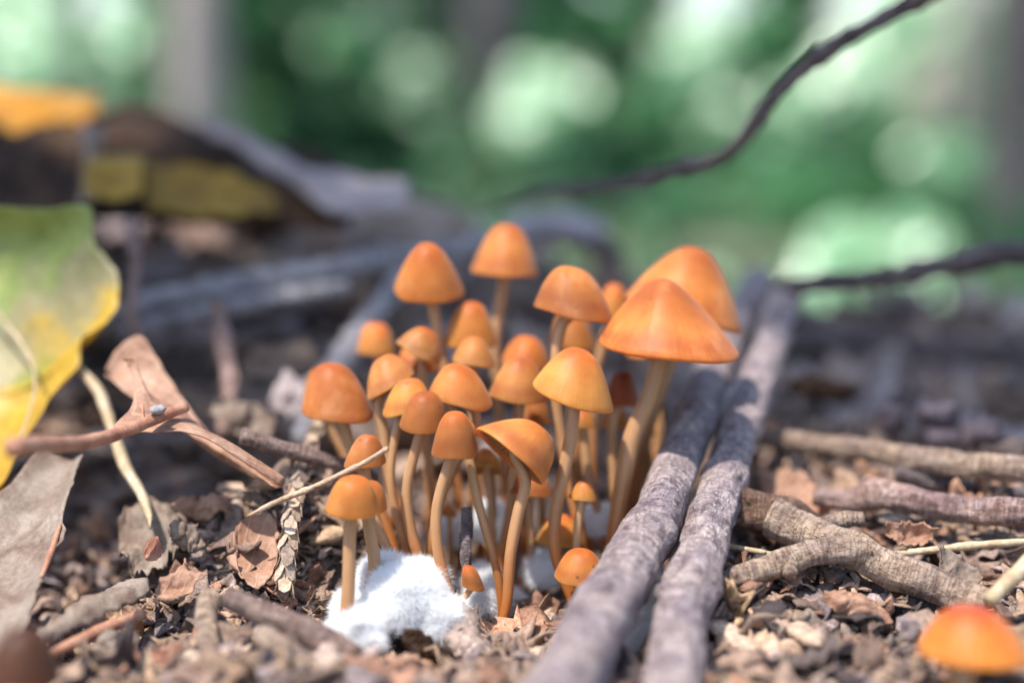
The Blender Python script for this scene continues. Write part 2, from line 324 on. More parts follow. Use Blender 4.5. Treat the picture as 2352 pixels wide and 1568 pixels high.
# ------------------------------------------------------------------ ground
def gz(x, y, fine=True):
    x = np.asarray(x, float); y = np.asarray(y, float)
    H = np.interp(x, [-30, -16, -8, 0, 5, 10, 30], [5.4, 5.2, 4.4, 3.3, 2.1, 1.6, 1.6])
    z = H * sst(2, 18, y) * (1 - sst(19, 42, y)) - 6 * sst(20, 48, y)
    z += 1.15 * sst(2.2, 5.5, x) * sst(-4.5, 1.5, y) * (1 - sst(4, 12, y))
    z += 1.9 * np.exp(-((x + 4.0) / 1.8) ** 2 - ((y - 0.3) / 1.6) ** 2)
    z += 0.5 * np.exp(-((x - 3.6) / 1.2) ** 2 - ((y + 2.4) / 1.2) ** 2)
    z -= 0.5 * np.exp(-((x + 7.2) / 1.3) ** 2 - ((y + 0.6) / 2.2) ** 2)
    z += 0.55 * sst(-2.5, -7, y)
    p = np.stack([x, y, x * 0], -1)
    z += 0.22 * fbm(p * 0.7, 3, 3) * (1 - sst(30, 60, y))
    z += 2.0 * fbm(p * 0.012, 23, 3) * sst(150, 400, np.hypot(x, y))
    if fine: z += 0.19 * fbm(p * 2.4, 5, 4) * (1 - sst(25, 45, np.hypot(x, y)))
    return z
def axis(a, b, step, far_a, far_b, g=1.22):
    c = list(np.arange(a, b, step)); s = step
    while c[-1] < far_b: s *= g; c.append(c[-1] + s)
    s = step; lo = [a]
    while lo[-1] > far_a: s *= g; lo.append(lo[-1] - s)
    return np.array(lo[:0:-1] + c)
gx = axis(-13, 13, 0.12, -6000, 6000); gy = axis(-8, 20, 0.12, -600, 9000)
X, Y = np.meshgrid(gx, gy, indexing='ij'); V = np.stack([X, Y, gz(X, Y)], -1).reshape(-1, 3)
ii, jj = np.meshgrid(np.arange(len(gx) - 1), np.arange(len(gy) - 1), indexing='ij'); a = (ii * len(gy) + jj).ravel()
ground = obj('ground', V, np.c_[a, a + len(gy), a + len(gy) + 1, a + 1], M['soil'], org=np.zeros(3)); tag(ground, kind='structure')

# ------------------------------------------------------------------ mushrooms
C_OR0, C_OR1 = (0.56, 0.15, 0.028), (0.68, 0.235, 0.06)
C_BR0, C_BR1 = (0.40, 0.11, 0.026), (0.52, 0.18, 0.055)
C_LT0, C_LT1 = (0.62, 0.18, 0.035), (0.73, 0.285, 0.082)
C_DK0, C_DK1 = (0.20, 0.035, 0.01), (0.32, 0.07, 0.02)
C_TN0, C_TN1 = (0.48, 0.16, 0.045), (0.6, 0.25, 0.09)
SC0, SC1 = np.array((0.44, 0.26, 0.13)), np.array((0.38, 0.125, 0.02))  # tan stem and orange-brown foot, darkened further to stand in for shade

def cap_shape(Rc, ax, rd, a, h, skew, n, e, seed, wob, sr, c0, c1, dents=()):
    fd = np.cross(ax, rd); NS, NR = 40, 20
    th = np.linspace(0, 2 * math.pi, NS, endpoint=False); ct, st = np.cos(th), np.sin(th)
    def ring(rho, z, w=1.0):
        q = np.c_[ct * 1.1, st * 1.1, np.full(NS, rho * 0.8)]
        rr = a * rho * (1 + w * wob * fbm(q, seed, 2)); zz = z + w * wob * 0.9 * h * vn(np.c_[ct * 1.4, st * 1.4, np.full(NS, 5.)], seed + 5) * rho ** 2
        for (dt, dr, dw, dd) in dents:
            g = np.exp(-((np.angle(np.exp(1j * (th - dt)))) * rho / dw) ** 2 - ((rho - dr) / (dw * 2.2)) ** 2); zz = zz - dd * h * g
        return Rc + rr[:, None] * (ct[:, None] * rd + st[:, None] * fd) + zz[:, None] * ax + (skew * np.clip(zz, 0, h) / h)[:, None] * rd
    V = []; C = []; f = lambda r: 1 - ((math.sqrt(r * r + e * e) - e) / (math.sqrt(1 + e * e) - e)) ** n
    c0 = np.array(c0); c1 = np.array(c1); band = (0.0, 0.15, 0.3, 0.4)[seed // 13 % 4]; g0 = 0.64 + 0.22 * ((seed * 7) % 10) / 10; c0 = c0 * (g0, g0, g0 * 0.8); c1 = c1 * (g0, g0 * (0.96 + 0.16 * ((seed * 3) % 7) / 7), g0 * 0.78)  # rim band: moist-zone tone plus lower-cap shade put into the colour
    top = Rc + ax * h + skew * rd; V.append(top[None]); C.append(c0[None]); RA = [np.zeros((1, 3))]; ra_ = lambda r: RA.append(np.c_[ct, st, np.full(NS, r)])
    for i in range(1, NR + 1):
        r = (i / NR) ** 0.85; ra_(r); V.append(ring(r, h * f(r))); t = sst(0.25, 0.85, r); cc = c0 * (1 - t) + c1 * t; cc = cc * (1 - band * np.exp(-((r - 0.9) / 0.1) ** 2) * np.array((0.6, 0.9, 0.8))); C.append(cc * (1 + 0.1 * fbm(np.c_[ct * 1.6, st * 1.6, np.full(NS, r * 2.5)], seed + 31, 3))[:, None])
    lip = [(1.0, -0.03), (0.985, -0.055), (0.95, -0.045), (0.9, -0.0)]
    for r, z in lip: ra_(r); V.append(ring(r, z * a)); C.append(np.tile(c1, (NS, 1)))
    for r in (0.75, 0.55, 0.35, max(sr / a * 0.9, 0.12)):
        ra_(r); V.append(ring(r, max(h * f(r) - 0.2 * a - 0.06 * h, 0.02 * h) * 0.86)); C.append(np.tile(c1 * 0.75, (NS, 1)))
    F = [(0, 1 + j, 1 + (j + 1) % NS) for j in range(NS)]; nr = len(V) - 1
    for i in range(nr - 1):
        for j in range(NS):
            p, q = 1 + i * NS + j, 1 + i * NS + (j + 1) % NS; F.append((p, p + NS, q + NS, q))
    # gills: radial lamellae hanging below the flesh
    NG = 44; gv = []; gf = []
    for g in range(NG):
        t = 2 * math.pi * g / NG; dirv = math.cos(t) * rd + math.sin(t) * fd; sd = -math.sin(t) * rd + math.cos(t) * fd
        rs = [0.94, 0.75, 0.5, max(sr / a * 1.0, 0.16)]; b = len(gv); w = 0.012 * a
        for r in rs:
            zt = max(h * f(r) - 0.2 * a, 0.0) * 0.9; zb = max(zt - 0.22 * a * (1 if r < 0.9 else 0.25), -0.02 * a)
            base = Rc + a * r * dirv + (skew * max(zt, 0) / h) * rd
            gv += [base + ax * zt, base + ax * zb + sd * w, base + ax * zb - sd * w]
        for k in range(3):
            o_, p_ = b + k * 3, b + k * 3 + 3
            gf += [(o_, p_, p_ + 1, o_ + 1), (o_ + 1, p_ + 1, p_ + 2, o_ + 2), (o_ + 2, p_ + 2, p_, o_)]
    return np.vstack(V), F, np.vstack(C), np.vstack(RA), np.array(gv), gf, np.array((0.5, 0.31, 0.17))

MSEED = [0]
def mushroom(label, apex, rl, rr, d, stem=None, sw=24, tc=10, n=2.2, e=0.3, cols=(C_OR0, C_OR1), wob=0.05, group=None, db=None, dents=(), base_col=1.0, name='mushroom', cat='mushroom', gap=0):
    MSEED[0] += 1; sd = MSEED[0] * 13; n = 1 + (n - 1) * 0.62; e = e * 0.85
    A, L, R = (np.array(v, float) for v in (apex, rl, rr)); mid = (L + R) / 2; v = R - L; a2 = np.linalg.norm(v) / 2; rv = v / (2 * a2)
    up2 = np.array((rv[1], -rv[0])); hh = np.dot(A - mid, up2); sk = np.dot(A - mid, rv)
    t = math.radians(tc); ct, st = math.cos(t), math.sin(t)
    rd = rv[0] * AXR - rv[1] * AXU; up = up2[0] * AXR - up2[1] * AXU
    ax = unit(up * ct - AXF * st); a = PX(a2, d) * 1.03
    h = max(PX(hh, d) / max(ct, 0.3), 0.3 * a) ; Rc = P(mid[0], mid[1], d)
    sr = PX(sw, d) / 2
    if stem is None: stem = [(mid[0] + 2, mid[1] + 60), (mid[0] + 4, mid[1] + 170)]
    db = d if db is None else db
    pts = [Rc + ax * 0.62 * h + rd * PX(sk, d) * 0.6, Rc + ax * 0.12 * h]
    for i, q in enumerate(stem): pts.append(P(q[0], q[1], q[2] if len(q) > 2 else d + (db - d) * (i + 1) / len(stem)))
    last = pts[-1].copy(); g = float(gz(last[0], last[1])); k = 0
    if last[2] > g - 0.1:
        dirn = unit(pts[-1] - pts[-2]) * 0.5 + np.array((0, 0, -1)); dirn = unit(dirn); L_ = (last[2] - g + 0.25) / max(-dirn[2], 0.3); pts.append(last + dirn * L_)
    path = cr(pts, 34); tt = np.linspace(0, 1, 34); base = path[-1]
    root = thing(name, (base[0], base[1], base[2]), label, cat, group)
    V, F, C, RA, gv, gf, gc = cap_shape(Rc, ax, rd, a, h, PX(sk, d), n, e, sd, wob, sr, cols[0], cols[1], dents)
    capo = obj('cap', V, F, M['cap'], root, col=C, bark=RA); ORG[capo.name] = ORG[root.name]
    obj('gills', gv, gf, M['stem'], capo, col=np.tile(gc, (len(gv), 1)), bark=gv, smooth=False)
    rad = sr * (1.0 + 0.06 * np.sin(tt * 9 + sd) + 0.1 * sst(0.75, 1, tt) - 0.08 * tt)
    V, F, B = tube(path, rad, 14, 0.035, 5, sd)
    w = sst(0.3, 0.85, np.r_[np.repeat(tt, 14), 0, 1])[:, None] * base_col
    obj('stem', V, F, M['stem'], root, col=SC0 * (1 - w) + SC1 * w, bark=B)
    return root

mushroom('tall mushroom with smooth orange bell cap left of the tallest one', (985, 563), (903, 657), (1064, 668), 1.6, [(1000, 730), (1022, 850), (1040, 1000), (1055, 1180)], 24, 24, 1.75, 0.35)
mushroom('tallest mushroom, its glowing orange bell cap highest in the cluster', (1166, 515), (1083, 618), (1234, 632), 2.8, [(1150, 690), (1138, 800), (1150, 1000), (1165, 1160)], 26, 6, 2.3, 0.35, (C_OR0, C_LT1))
mushroom('dome-capped orange mushroom with small pits and pale rim', (1318, 615), (1233, 698), (1407, 738), 0.6, [(1291, 745), (1277, 830), (1280, 950), (1310, 1120), (1335, 1240)], 27, 7, 2.5, 0.4, (C_LT0, C_BR1), dents=((4.4, 0.45, 0.07, 0.05), (4.9, 0.55, 0.05, 0.05)))
mushroom('small orange mushroom half hidden behind the pitted dome cap', (1412, 652), (1368, 722), (1446, 728), 3.0, [(1385, 790), (1365, 880), (1360, 1050)], 22, 6, 2.6, 0.4)
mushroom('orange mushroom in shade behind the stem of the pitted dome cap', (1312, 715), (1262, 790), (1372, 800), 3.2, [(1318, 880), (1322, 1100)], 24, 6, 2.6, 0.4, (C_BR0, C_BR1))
mushroom('large peaked orange mushroom tilted right, behind the broad cone-capped one', (1602, 570), (1440, 678), (1697, 758), 1.8, [(1550, 790), (1525, 860), (1490, 960), (1462, 1060), (1440, 1230)], 40, 4, 1.7, 0.28, (C_BR0, C_OR1), wob=0.02)
mushroom('broadest mushroom, wrinkled cone cap with flaring rim and thick curved stem', (1520, 640), (1376, 778), (1690, 808), 0.2, [(1512, 830), (1490, 910), (1450, 1010), (1428, 1130), (1410, 1260)], 42, 9, 1.38, 0.22, (C_BR0, C_OR1), wob=0.025, dents=((3.7, 0.5, 0.14, 0.12), (4.05, 0.62, 0.1, 0.09), (3.4, 0.75, 0.1, 0.07)))
mushroom('shaded flat brown mushroom under the broad cone cap', (1515, 775), (1440, 815), (1586, 822), 3.0, [(1515, 950), (1500, 1150)], 24, 4, 2.4, 0.4, (C_BR0, C_BR1))
mushroom('small thimble-capped mushroom standing apart behind the left of the cluster', (864, 742), (820, 805), (910, 808), 3.0, [(872, 860), (880, 1000), (900, 1150)], 20, 8, 3.6, 0.4)
mushroom('small orange mushroom tilted right on the tall bell cap\'s stem', (985, 756), (915, 783), (1010, 832), 0.9, [(972, 860), (972, 930), (985, 1060), (1000, 1200)], 20, 8, 2.4, 0.4, (C_OR0, C_TN1))
mushroom('orange mushroom tucked under the small right-tilted cap', (955, 790), (912, 838), (1010, 848), 1.7, [(968, 920), (985, 1100)], 20, 6, 2.6, 0.4)
mushroom('rounded orange mushroom with shaded left side, against the tallest one\'s stem', (1083, 694), (1019, 782), (1142, 786), 1.7, [(1085, 850), (1090, 1000), (1100, 1150)], 22, 14, 2.3, 0.35)
mushroom('small tan-orange mushroom overlapping the rounded cap with shaded side', (1092, 773), (1037, 824), (1136, 838), 0.8, [(1086, 870), (1090, 980), (1085, 1120), (1075, 1230)], 20, 8, 2.2, 0.4, (C_TN0, C_TN1))
mushroom('orange mushroom with dark right half, under the pitted dome cap', (1212, 772), (1148, 828), (1262, 842), 1.9, [(1210, 900), (1212, 1040), (1205, 1180)], 22, 8, 2.3, 0.4)
mushroom('creased tan-orange mushroom left of the smooth apricot one', (1197, 821), (1126, 902), (1258, 914), 0.5, [(1192, 950), (1180, 1050), (1170, 1180), (1150, 1290)], 24, 12, 2.3, 0.35, (C_BR0, C_TN1), dents=((3.5, 0.6, 0.07, 0.09),))
mushroom('big brown bell mushroom leaning left at the cluster\'s edge', (766, 834), (698, 938), (858, 955), 0.4, [(795, 990), (822, 1060), (865, 1150), (905, 1260)], 26, 8, 2.5, 0.4, (C_BR0, C_BR1), wob=0.05)
mushroom('blurred mushroom peeking out behind the big brown bell cap', (735, 845), (698, 905), (775, 910), 1.8, [(760, 980), (820, 1120)], 20, 6, 2.6, 0.4, (C_BR0, C_BR1))
mushroom('tan-orange mushroom tipped left-down beside the big brown bell cap', (875, 820), (842, 917), (951, 855), 0.2, [(868, 925), (882, 1000), (895, 1100), (930, 1220)], 26, 4, 2.2, 0.42, (C_TN0, C_TN1))
mushroom('light tan mushroom with damp shine, squeezed between two darker caps', (935, 870), (878, 950), (990, 925), -0.2, [(912, 985), (898, 1080), (905, 1160), (935, 1270)], 22, 8, 2.4, 0.42, (C_TN0, C_LT1))
mushroom('brown-orange dome mushroom above the front thimble-shaped cap', (978, 900), (918, 975), (1031, 975), -0.6, [(955, 1030), (935, 1120), (942, 1210), (972, 1320)], 26, 16, 2.9, 0.42, (C_BR0, C_BR1))
mushroom('wide smooth orange mushroom in the middle of the cluster', (1058, 838), (988, 893), (1128, 930), -0.2, [(1095, 965), (1040, 1080), (1000, 1180), (985, 1300)], 24, 14, 2.3, 0.38, (C_OR0, C_LT1))
mushroom('thimble-shaped orange mushroom on an S-bent stem in front', (1045, 945), (992, 1036), (1098, 1036), -1.2, [(1025, 1080), (1003, 1170), (1005, 1260), (1028, 1350), (1037, 1405)], 26, 14, 2.9, 0.42, (C_OR0, C_BR1))
mushroom('mushroom tipped over to show pale gills under its orange cap', (1246, 985), (1100, 984), (1245, 1108), -0.9, [(1208, 1100), (1190, 1180), (1172, 1280), (1165, 1380), (1150, 1452)], 27, -11, 2.6, 0.38, (C_OR0, C_LT1), wob=0.025)
mushroom('smooth pale apricot mushroom leaning left above a long slim stem', (1335, 802), (1226, 876), (1408, 938), -0.5, [(1316, 970), (1298, 1070), (1275, 1190), (1278, 1280), (1325, 1400)], 30, 12, 1.9, 0.36, (C_OR0, C_LT1), wob=0.02)
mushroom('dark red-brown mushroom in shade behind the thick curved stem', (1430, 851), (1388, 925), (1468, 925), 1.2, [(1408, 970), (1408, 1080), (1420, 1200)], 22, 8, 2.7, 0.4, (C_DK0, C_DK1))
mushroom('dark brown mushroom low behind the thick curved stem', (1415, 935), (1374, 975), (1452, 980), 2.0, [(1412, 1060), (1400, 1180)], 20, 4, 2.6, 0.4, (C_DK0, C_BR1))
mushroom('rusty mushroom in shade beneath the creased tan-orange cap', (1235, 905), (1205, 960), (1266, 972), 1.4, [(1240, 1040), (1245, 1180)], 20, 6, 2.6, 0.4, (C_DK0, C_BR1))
mushroom('tiny orange mushroom half in shade beside the long slim stem', (1342, 1104), (1308, 1140), (1371, 1146), -0.4, [(1328, 1200), (1325, 1290), (1332, 1400)], 20, 6, 2.4, 0.4, (C_BR0, C_OR1))
mushroom('low mushroom with shaded top crossed by the long slim stem', (1285, 1180), (1234, 1238), (1340, 1242), 0.6, [(1290, 1290), (1300, 1360)], 20, 8, 2.4, 0.4, (C_OR0, C_LT1))
mushroom('low round apricot mushroom touching the left big twig', (1334, 1260), (1274, 1320), (1394, 1326), -1.1, [(1328, 1370), (1330, 1410)], 20, 12, 2.5, 0.45, (C_OR0, C_LT1), wob=0.02)
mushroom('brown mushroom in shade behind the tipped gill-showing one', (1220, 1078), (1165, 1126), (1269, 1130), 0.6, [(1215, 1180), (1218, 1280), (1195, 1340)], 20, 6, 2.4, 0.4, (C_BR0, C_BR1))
mushroom('small brown mushroom with torn cap behind the thin bare twiglet', (845, 996), (790, 1068), (885, 1060), -1.0, [(840, 1100), (855, 1180), (890, 1260), (920, 1330)], 26, 8, 2.4, 0.42, (C_BR0, C_BR1), dents=((0.6, 0.7, 0.2, 0.25),))
mushroom('foremost round-capped mushroom on a straight stem, rooted in the white fuzz', (815, 1094), (748, 1166), (870, 1172), -2.2, [(803, 1230), (801, 1330), (795, 1430), (788, 1505)], 32, 13, 3.4, 0.45, (C_OR0, C_OR1), wob=0.02, base_col=0.25)
mushroom('round-capped mushroom peeking from behind the foremost one', (850, 1104), (800, 1168), (888, 1166), -1.6, [(850, 1220), (860, 1290), (850, 1350), (832, 1415)], 32, 12, 3.2, 0.45, (C_BR0, C_OR1), wob=0.02)
mushroom('tiny bean-shaped button mushroom half in shade above the white fuzz', (1078, 1298), (1062, 1340), (1112, 1352), -1.5, [(1072, 1365), (1056, 1392)], 16, 10, 3.6, 0.5, (C_BR0, C_BR1))
mushroom('blurred glowing orange-red mushroom in the litter in front of the forked stick', (2228, 1392), (2112, 1492), (2356, 1500), -5.0, [(2212, 1540), (2200, 1640)], 66, 6, 2.3, 0.4, ((0.55, 0.09, 0.03), (0.72, 0.22, 0.045)), wob=0.02)
mushroom('brown blurred mushroom painted dark for shade, low beside the weathered grey leaf', (55, 1440), (-30, 1550), (140, 1556), -6.5, [(60, 1640), (62, 1760)], 50, 6, 2.8, 0.5, ((0.07, 0.025, 0.015), (0.1, 0.04, 0.02)), wob=0.02)  # stands in the sun; very dark cap colours stand in for shade
mushroom('small orange mushroom hidden behind the front S-bent stem\'s neighbours', (1118, 1030), (1090, 1064), (1146, 1066), 0.5, [(1120, 1110), (1130, 1200)], 16, 6, 2.5, 0.4, (C_BR0, C_OR1))
mushroom('tiny orange button low among the shaded stems', (1030, 1158), (1012, 1180), (1052, 1184), 1.0, [(1034, 1215)], 14, 6, 2.6, 0.4, (C_BR0, C_OR1))
for i, (x0, y0, x1, y1, x2, y2, d) in enumerate(((1125, 1090, 1130, 1170, 1120, 1290, 0.9), (1340, 980, 1350, 1090, 1385, 1230, 0.9), (1480, 1000, 1490, 1080, 1470, 1200, 2.2), (1070, 1000, 1100, 1160, 1145, 1330, -0.6))):
    mushroom(('slender mushroom buried among the shaded stems behind the tipped cap', 'slim mushroom under the apricot cap with an orange-footed stem', 'slim mushroom behind the thick curved stem beside the left big twig', 'mushroom on an S-bent stem under the wide smooth cap')[i],
             (x0 - 2, y0 - 40), (x0 - 30, y0 - 5), (x0 + 28, y0 - 2), d, [(x0 + 2, y0 + 20), (x1, y1), (x2, y2)], 22, 6, 2.5, 0.4, (C_BR0, C_OR1))

# ------------------------------------------------------------------ white mycelium
def mycelium(label, blobs, n, seed, hair=0.15, name='mycelium_tuft', cat='fungus'):
    rg = np.random.default_rng(seed); NU, NV = 28, 14; mb = MB(); hv = []; hf = []
    c0 = P(*blobs[0][:3]); root = thing(name, (c0[0], c0[1], float(gz(c0[0], c0[1]))), label, cat, 'white fuzz round the stems')
    tot = sum(b[3] ** 2 for b in blobs); k = 0
    for bi, (x, y, d, r) in enumerate(blobs):
        c = P(x, y, d); R = PX(r, d); th = np.linspace(0, 2 * math.pi, NU, endpoint=False); V = []
        for q in range(NV + 1):
            ph = math.pi * q / NV; dv = np.c_[np.cos(th) * math.sin(ph), np.sin(th) * math.sin(ph), np.full(NU, math.cos(ph))]
            V.append(c + dv * R * (1 + 0.1 * fbm(dv * 1.8 + bi * 5, seed, 3))[:, None] * np.array((1, 0.9, 0.95)))
        F = [(i * NU + j, i * NU + (j + 1) % NU, (i + 1) * NU + (j + 1) % NU, (i + 1) * NU + j) for i in range(NV) for j in range(NU)]
        mb.add(np.vstack(V), F)
        m = int(n * r * r / tot); dv = unit(rg.normal(size=(m, 3))); dv[:, 2] = np.where(dv[:, 2] < -0.5, -dv[:, 2], dv[:, 2])
        s0 = c + dv * (R * (1 + 0.1 * fbm(dv * 1.8 + bi * 5, seed, 3)))[:, None] * np.array((1, 0.9, 0.95)) * 0.97 + dv * 0
        ln = hair * rg.uniform(0.5, 1.3, m); tip = s0 + (dv + rg.normal(size=(m, 3)) * 0.2) * ln[:, None] + np.array((0, 0, -0.03))
        side = unit(np.cross(dv, rg.normal(size=(m, 3)))) * 0.0045
        hv.append(np.stack([s0 - side, s0 + side, tip], 1).reshape(-1, 3)); hf.append(np.arange(k, k + 3 * m).reshape(-1, 3)); k += 3 * m
    V, F, C, B = mb.out(); obj('core', V, F, M['fuzz'], root)
    tag(obj('fuzz', np.vstack(hv), np.vstack(hf), M['fuzz'], root, smooth=False), kind='stuff')
mycelium('bright white fluffy mycelium mound at the feet of the front stems', [(930, 1378, -1.7, 84), (1012, 1436, -1.8, 62), (885, 1335, -1.2, 58), (965, 1345, -1.1, 54), (1040, 1430, -1.7, 30)], 110000, 3)
mycelium('white mycelium tuft spreading from the foremost stem', [(825, 1450, -2.3, 45), (780, 1465, -2.1, 32), (850, 1480, -2.5, 22), (815, 1400, -1.6, 40)], 60000, 4)
mycelium('greyish mycelium pad in shade beside the tipped mushroom\'s foot', [(1120, 1385, -0.2, 42), (1165, 1395, 0.1, 36), (1105, 1335, 0.3, 34)], 16000, 5, 0.16)
mycelium('white mycelium patch between the two big twigs', [(1485, 1395, -1.6, 60), (1470, 1465, -2.2, 46), (1470, 1330, -0.8, 44)], 16000, 6, 0.14)
mycelium('pale mycelium patch deep among the rear stems', [(1120, 1200, 1.4, 50), (1050, 1220, 1.6, 45), (1380, 1200, 1.0, 40), (1250, 1310, 0.6, 45)], 14000, 8, 0.14)
mycelium('small white mycelium speck at the mound\'s front', [(738, 1512, -2.9, 16), (720, 1500, -2.8, 10)], 4000, 9, 0.08)

# ------------------------------------------------------------------ twigs and sticks
def twig(name, label, cat, pts, w, mat, sides=20, amp=0.1, freq=4, seed=1, knots=(), group=None, ring=0.12, parent=None, org=None, fine=0.012, wob=0.12):
    """pts: (x, y, d); w: widths in the same view, one per point"""
    p = np.array([P(*q) for q in pts]); n = max(8, int(np.linalg.norm(np.diff(p, axis=0), axis=1).sum() / ring)); path = cr(p, n)
    r = np.array([PX(ww, q[2]) / 2 for ww, q in zip(w, pts)]); seg = np.r_[0, np.cumsum(np.linalg.norm(np.diff(p, axis=0), axis=1))]
    rad = np.interp(np.linspace(0, seg[-1], n), seg, r); path = path + wob * rad[:, None] * np.stack([vn(np.c_[np.arange(n) * 0.11 * ring / 0.12, np.full(n, q), np.full(n, 0.)], seed) for q in (1.5, 7.5, 3.5)], -1)
    tt = np.linspace(0, 1, n)
    for kt, ka, kw in knots: rad = rad * (1 + ka * np.exp(-((tt - kt) / kw) ** 2))
    V, F, B = tube(path, rad, sides, amp, freq / max(r.mean(), 0.05) * 0.3, seed, fine=fine); B = B + np.array((seed * 3.1, 0, seed * 1.7))
    mb = MB().add(V, F, None, B); mb.path = path; mb.rad = rad
    if name is None: return mb
    o = mb.build(name, mat, parent); tag(o, label, cat, group); return o
def stub(mb, t, dirv, ln, r0, seed=0, r1=None):
    i = int(t * (len(mb.path) - 1)); c = mb.path[i]; dirv = unit(dirv); p = np.array([c, c + dirv * (mb.rad[i] * 0.8), c + dirv * (mb.rad[i] + ln)])
    V, F, B = tube(cr(p, 10), np.linspace(r0 * 1.5, r1 or r0, 10), 12, 0.12, 6, seed); mb.add(V, F, None, B)

mb = twig(None, None, None, [(1185, 1720, -7), (1310, 1540, -5), (1430, 1335, -2.6), (1520, 1160, -0.8), (1585, 1000, 1.2), (1640, 860, 4), (1745, 645, 9.5)], (184, 168, 138, 112, 96, 86, 72), M['twig_grey'], 40, 0.09, 4, 3, ((0.33, 0.14, 0.02), (0.56, 0.1, 0.015)), ring=0.06, fine=0.022)
stub(mb, 0.33, (0.3, -0.9, 0.5), 0.08, 0.28, 3); tag(mb.build('fallen_twig', M['twig_grey']), 'thick purplish grey twig slanting past the mushrooms, left of its pair', 'twig')
mb = twig(None, None, None, [(1500, 1740, -6.5), (1545, 1560, -4.6), (1575, 1400, -3), (1625, 1220, -1.2), (1690, 1030, 1), (1745, 860, 3.6), (1812, 672, 7.5)], (162, 142, 122, 108, 94, 82, 68), M['twig_grey'], 40, 0.09, 4, 9, ((0.28, 0.16, 0.025), (0.47, 0.14, 0.02), (0.6, 0.08, 0.02)), ring=0.06, fine=0.022)
stub(mb, 0.47, (0.05, -0.9, 0.55), 0.05, 0.2, 3, 0.17); stub(mb, 0.26, (-0.9, -0.3, 0.3), 0.12, 0.3, 5, 0.1)
tag(mb.build('fallen_twig', M['twig_grey']), 'pale purplish twig with a cut knot, right of its slanting pair', 'twig')
mb = twig(None, None, None, [(555, 1000, -0.2), (600, 1012, -0.1), (690, 1040, 0.1), (790, 1070, 0.4), (860, 1100, 0.8)], (38, 33, 34, 36, 34), M['twig_brown'], 18, 0.16, 5, 5, ((0.02, 0.1, 0.03),), ring=0.06); tag(mb.build('cut_twig', M['twig_brown']), 'short warty brown twig with cut end poking toward the brown bell cap', 'twig')
mb = twig(None, None, None, [(570, 1185, -1.2), (640, 1150, -1.3), (720, 1118, -1.4), (790, 1085, -1.5), (845, 1058, -1.6), (891, 1029, -1.7)], (8, 12, 13, 12, 12, 10), M['twig_tan'], 12, 0.14, 5, 6, ((0.4, 0.3, 0.02), (0.75, 0.25, 0.02)), ring=0.06, fine=0.004); tag(mb.build('thin_twiglet', M['petiole_tan']), 'thin bare tan twiglet crossing in front of the torn brown mushroom', 'twig')
for i, (lab, pts, w, mt, kn) in enumerate((
    ('rough tan stick lying behind the pinkish stick, under the dark pods', [(1735, 1005, 3.6), (1850, 1015, 3.0), (2000, 1035, 2.2), (2150, 1058, 1.4), (2400, 1085, 0.6)], (40, 44, 50, 56, 62), 'twig_tan', ((0.35, 0.1, 0.03), (0.7, 0.08, 0.03))),
    ('smooth pinkish stick with swollen joint, above the forked stick', [(1870, 1140, 1.0), (1950, 1150, 0.8), (2015, 1135, 0.6), (2110, 1150, 0.3), (2230, 1170, 0.0), (2400, 1182, -0.5)], (44, 50, 66, 62, 64, 66), 'twig_pink', ((0.27, 0.16, 0.03), (0.62, 0.1, 0.02))),
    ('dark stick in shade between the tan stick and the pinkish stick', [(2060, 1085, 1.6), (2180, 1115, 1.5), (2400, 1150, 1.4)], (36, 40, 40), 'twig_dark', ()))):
    mb = twig(None, None, None, pts, w, M[mt], 32, 0.13, 5, 20 + i, kn, ring=0.05, fine=0.022); tag(mb.build('stick', M[mt]), lab, 'stick')
mb = twig(None, None, None, [(1772, 1190, -0.4), (1850, 1225, -0.7), (1960, 1265, -1.2), (2050, 1310, -1.4), (2150, 1345, -1.6), (2262, 1390, -1.9)], (92, 82, 76, 84, 80, 84), M['twig_tan'], 36, 0.08, 4, 31, ((0.4, 0.16, 0.04),), ring=0.05, fine=0.02)
b2 = twig(None, None, None, [(1630, 1340, -1.7), (1700, 1320, -1.7), (1800, 1292, -1.6), (1900, 1262, -1.5), (1990, 1262, -1.4)], (30, 52, 58, 58, 62), M['twig_tan'], 30, 0.09, 4, 33, ((0.5, 0.12, 0.03),), ring=0.05, fine=0.02); stub(b2, 0.52, (-0.2, -0.8, -0.4), 0.12, 0.11, 2); V, F, C, B = b2.out(); mb.add(V, F, C, B)
tag(mb.build('forked_stick', M['twig_tan']), 'stout tan forked stick with broken left end lying on the litter', 'stick')
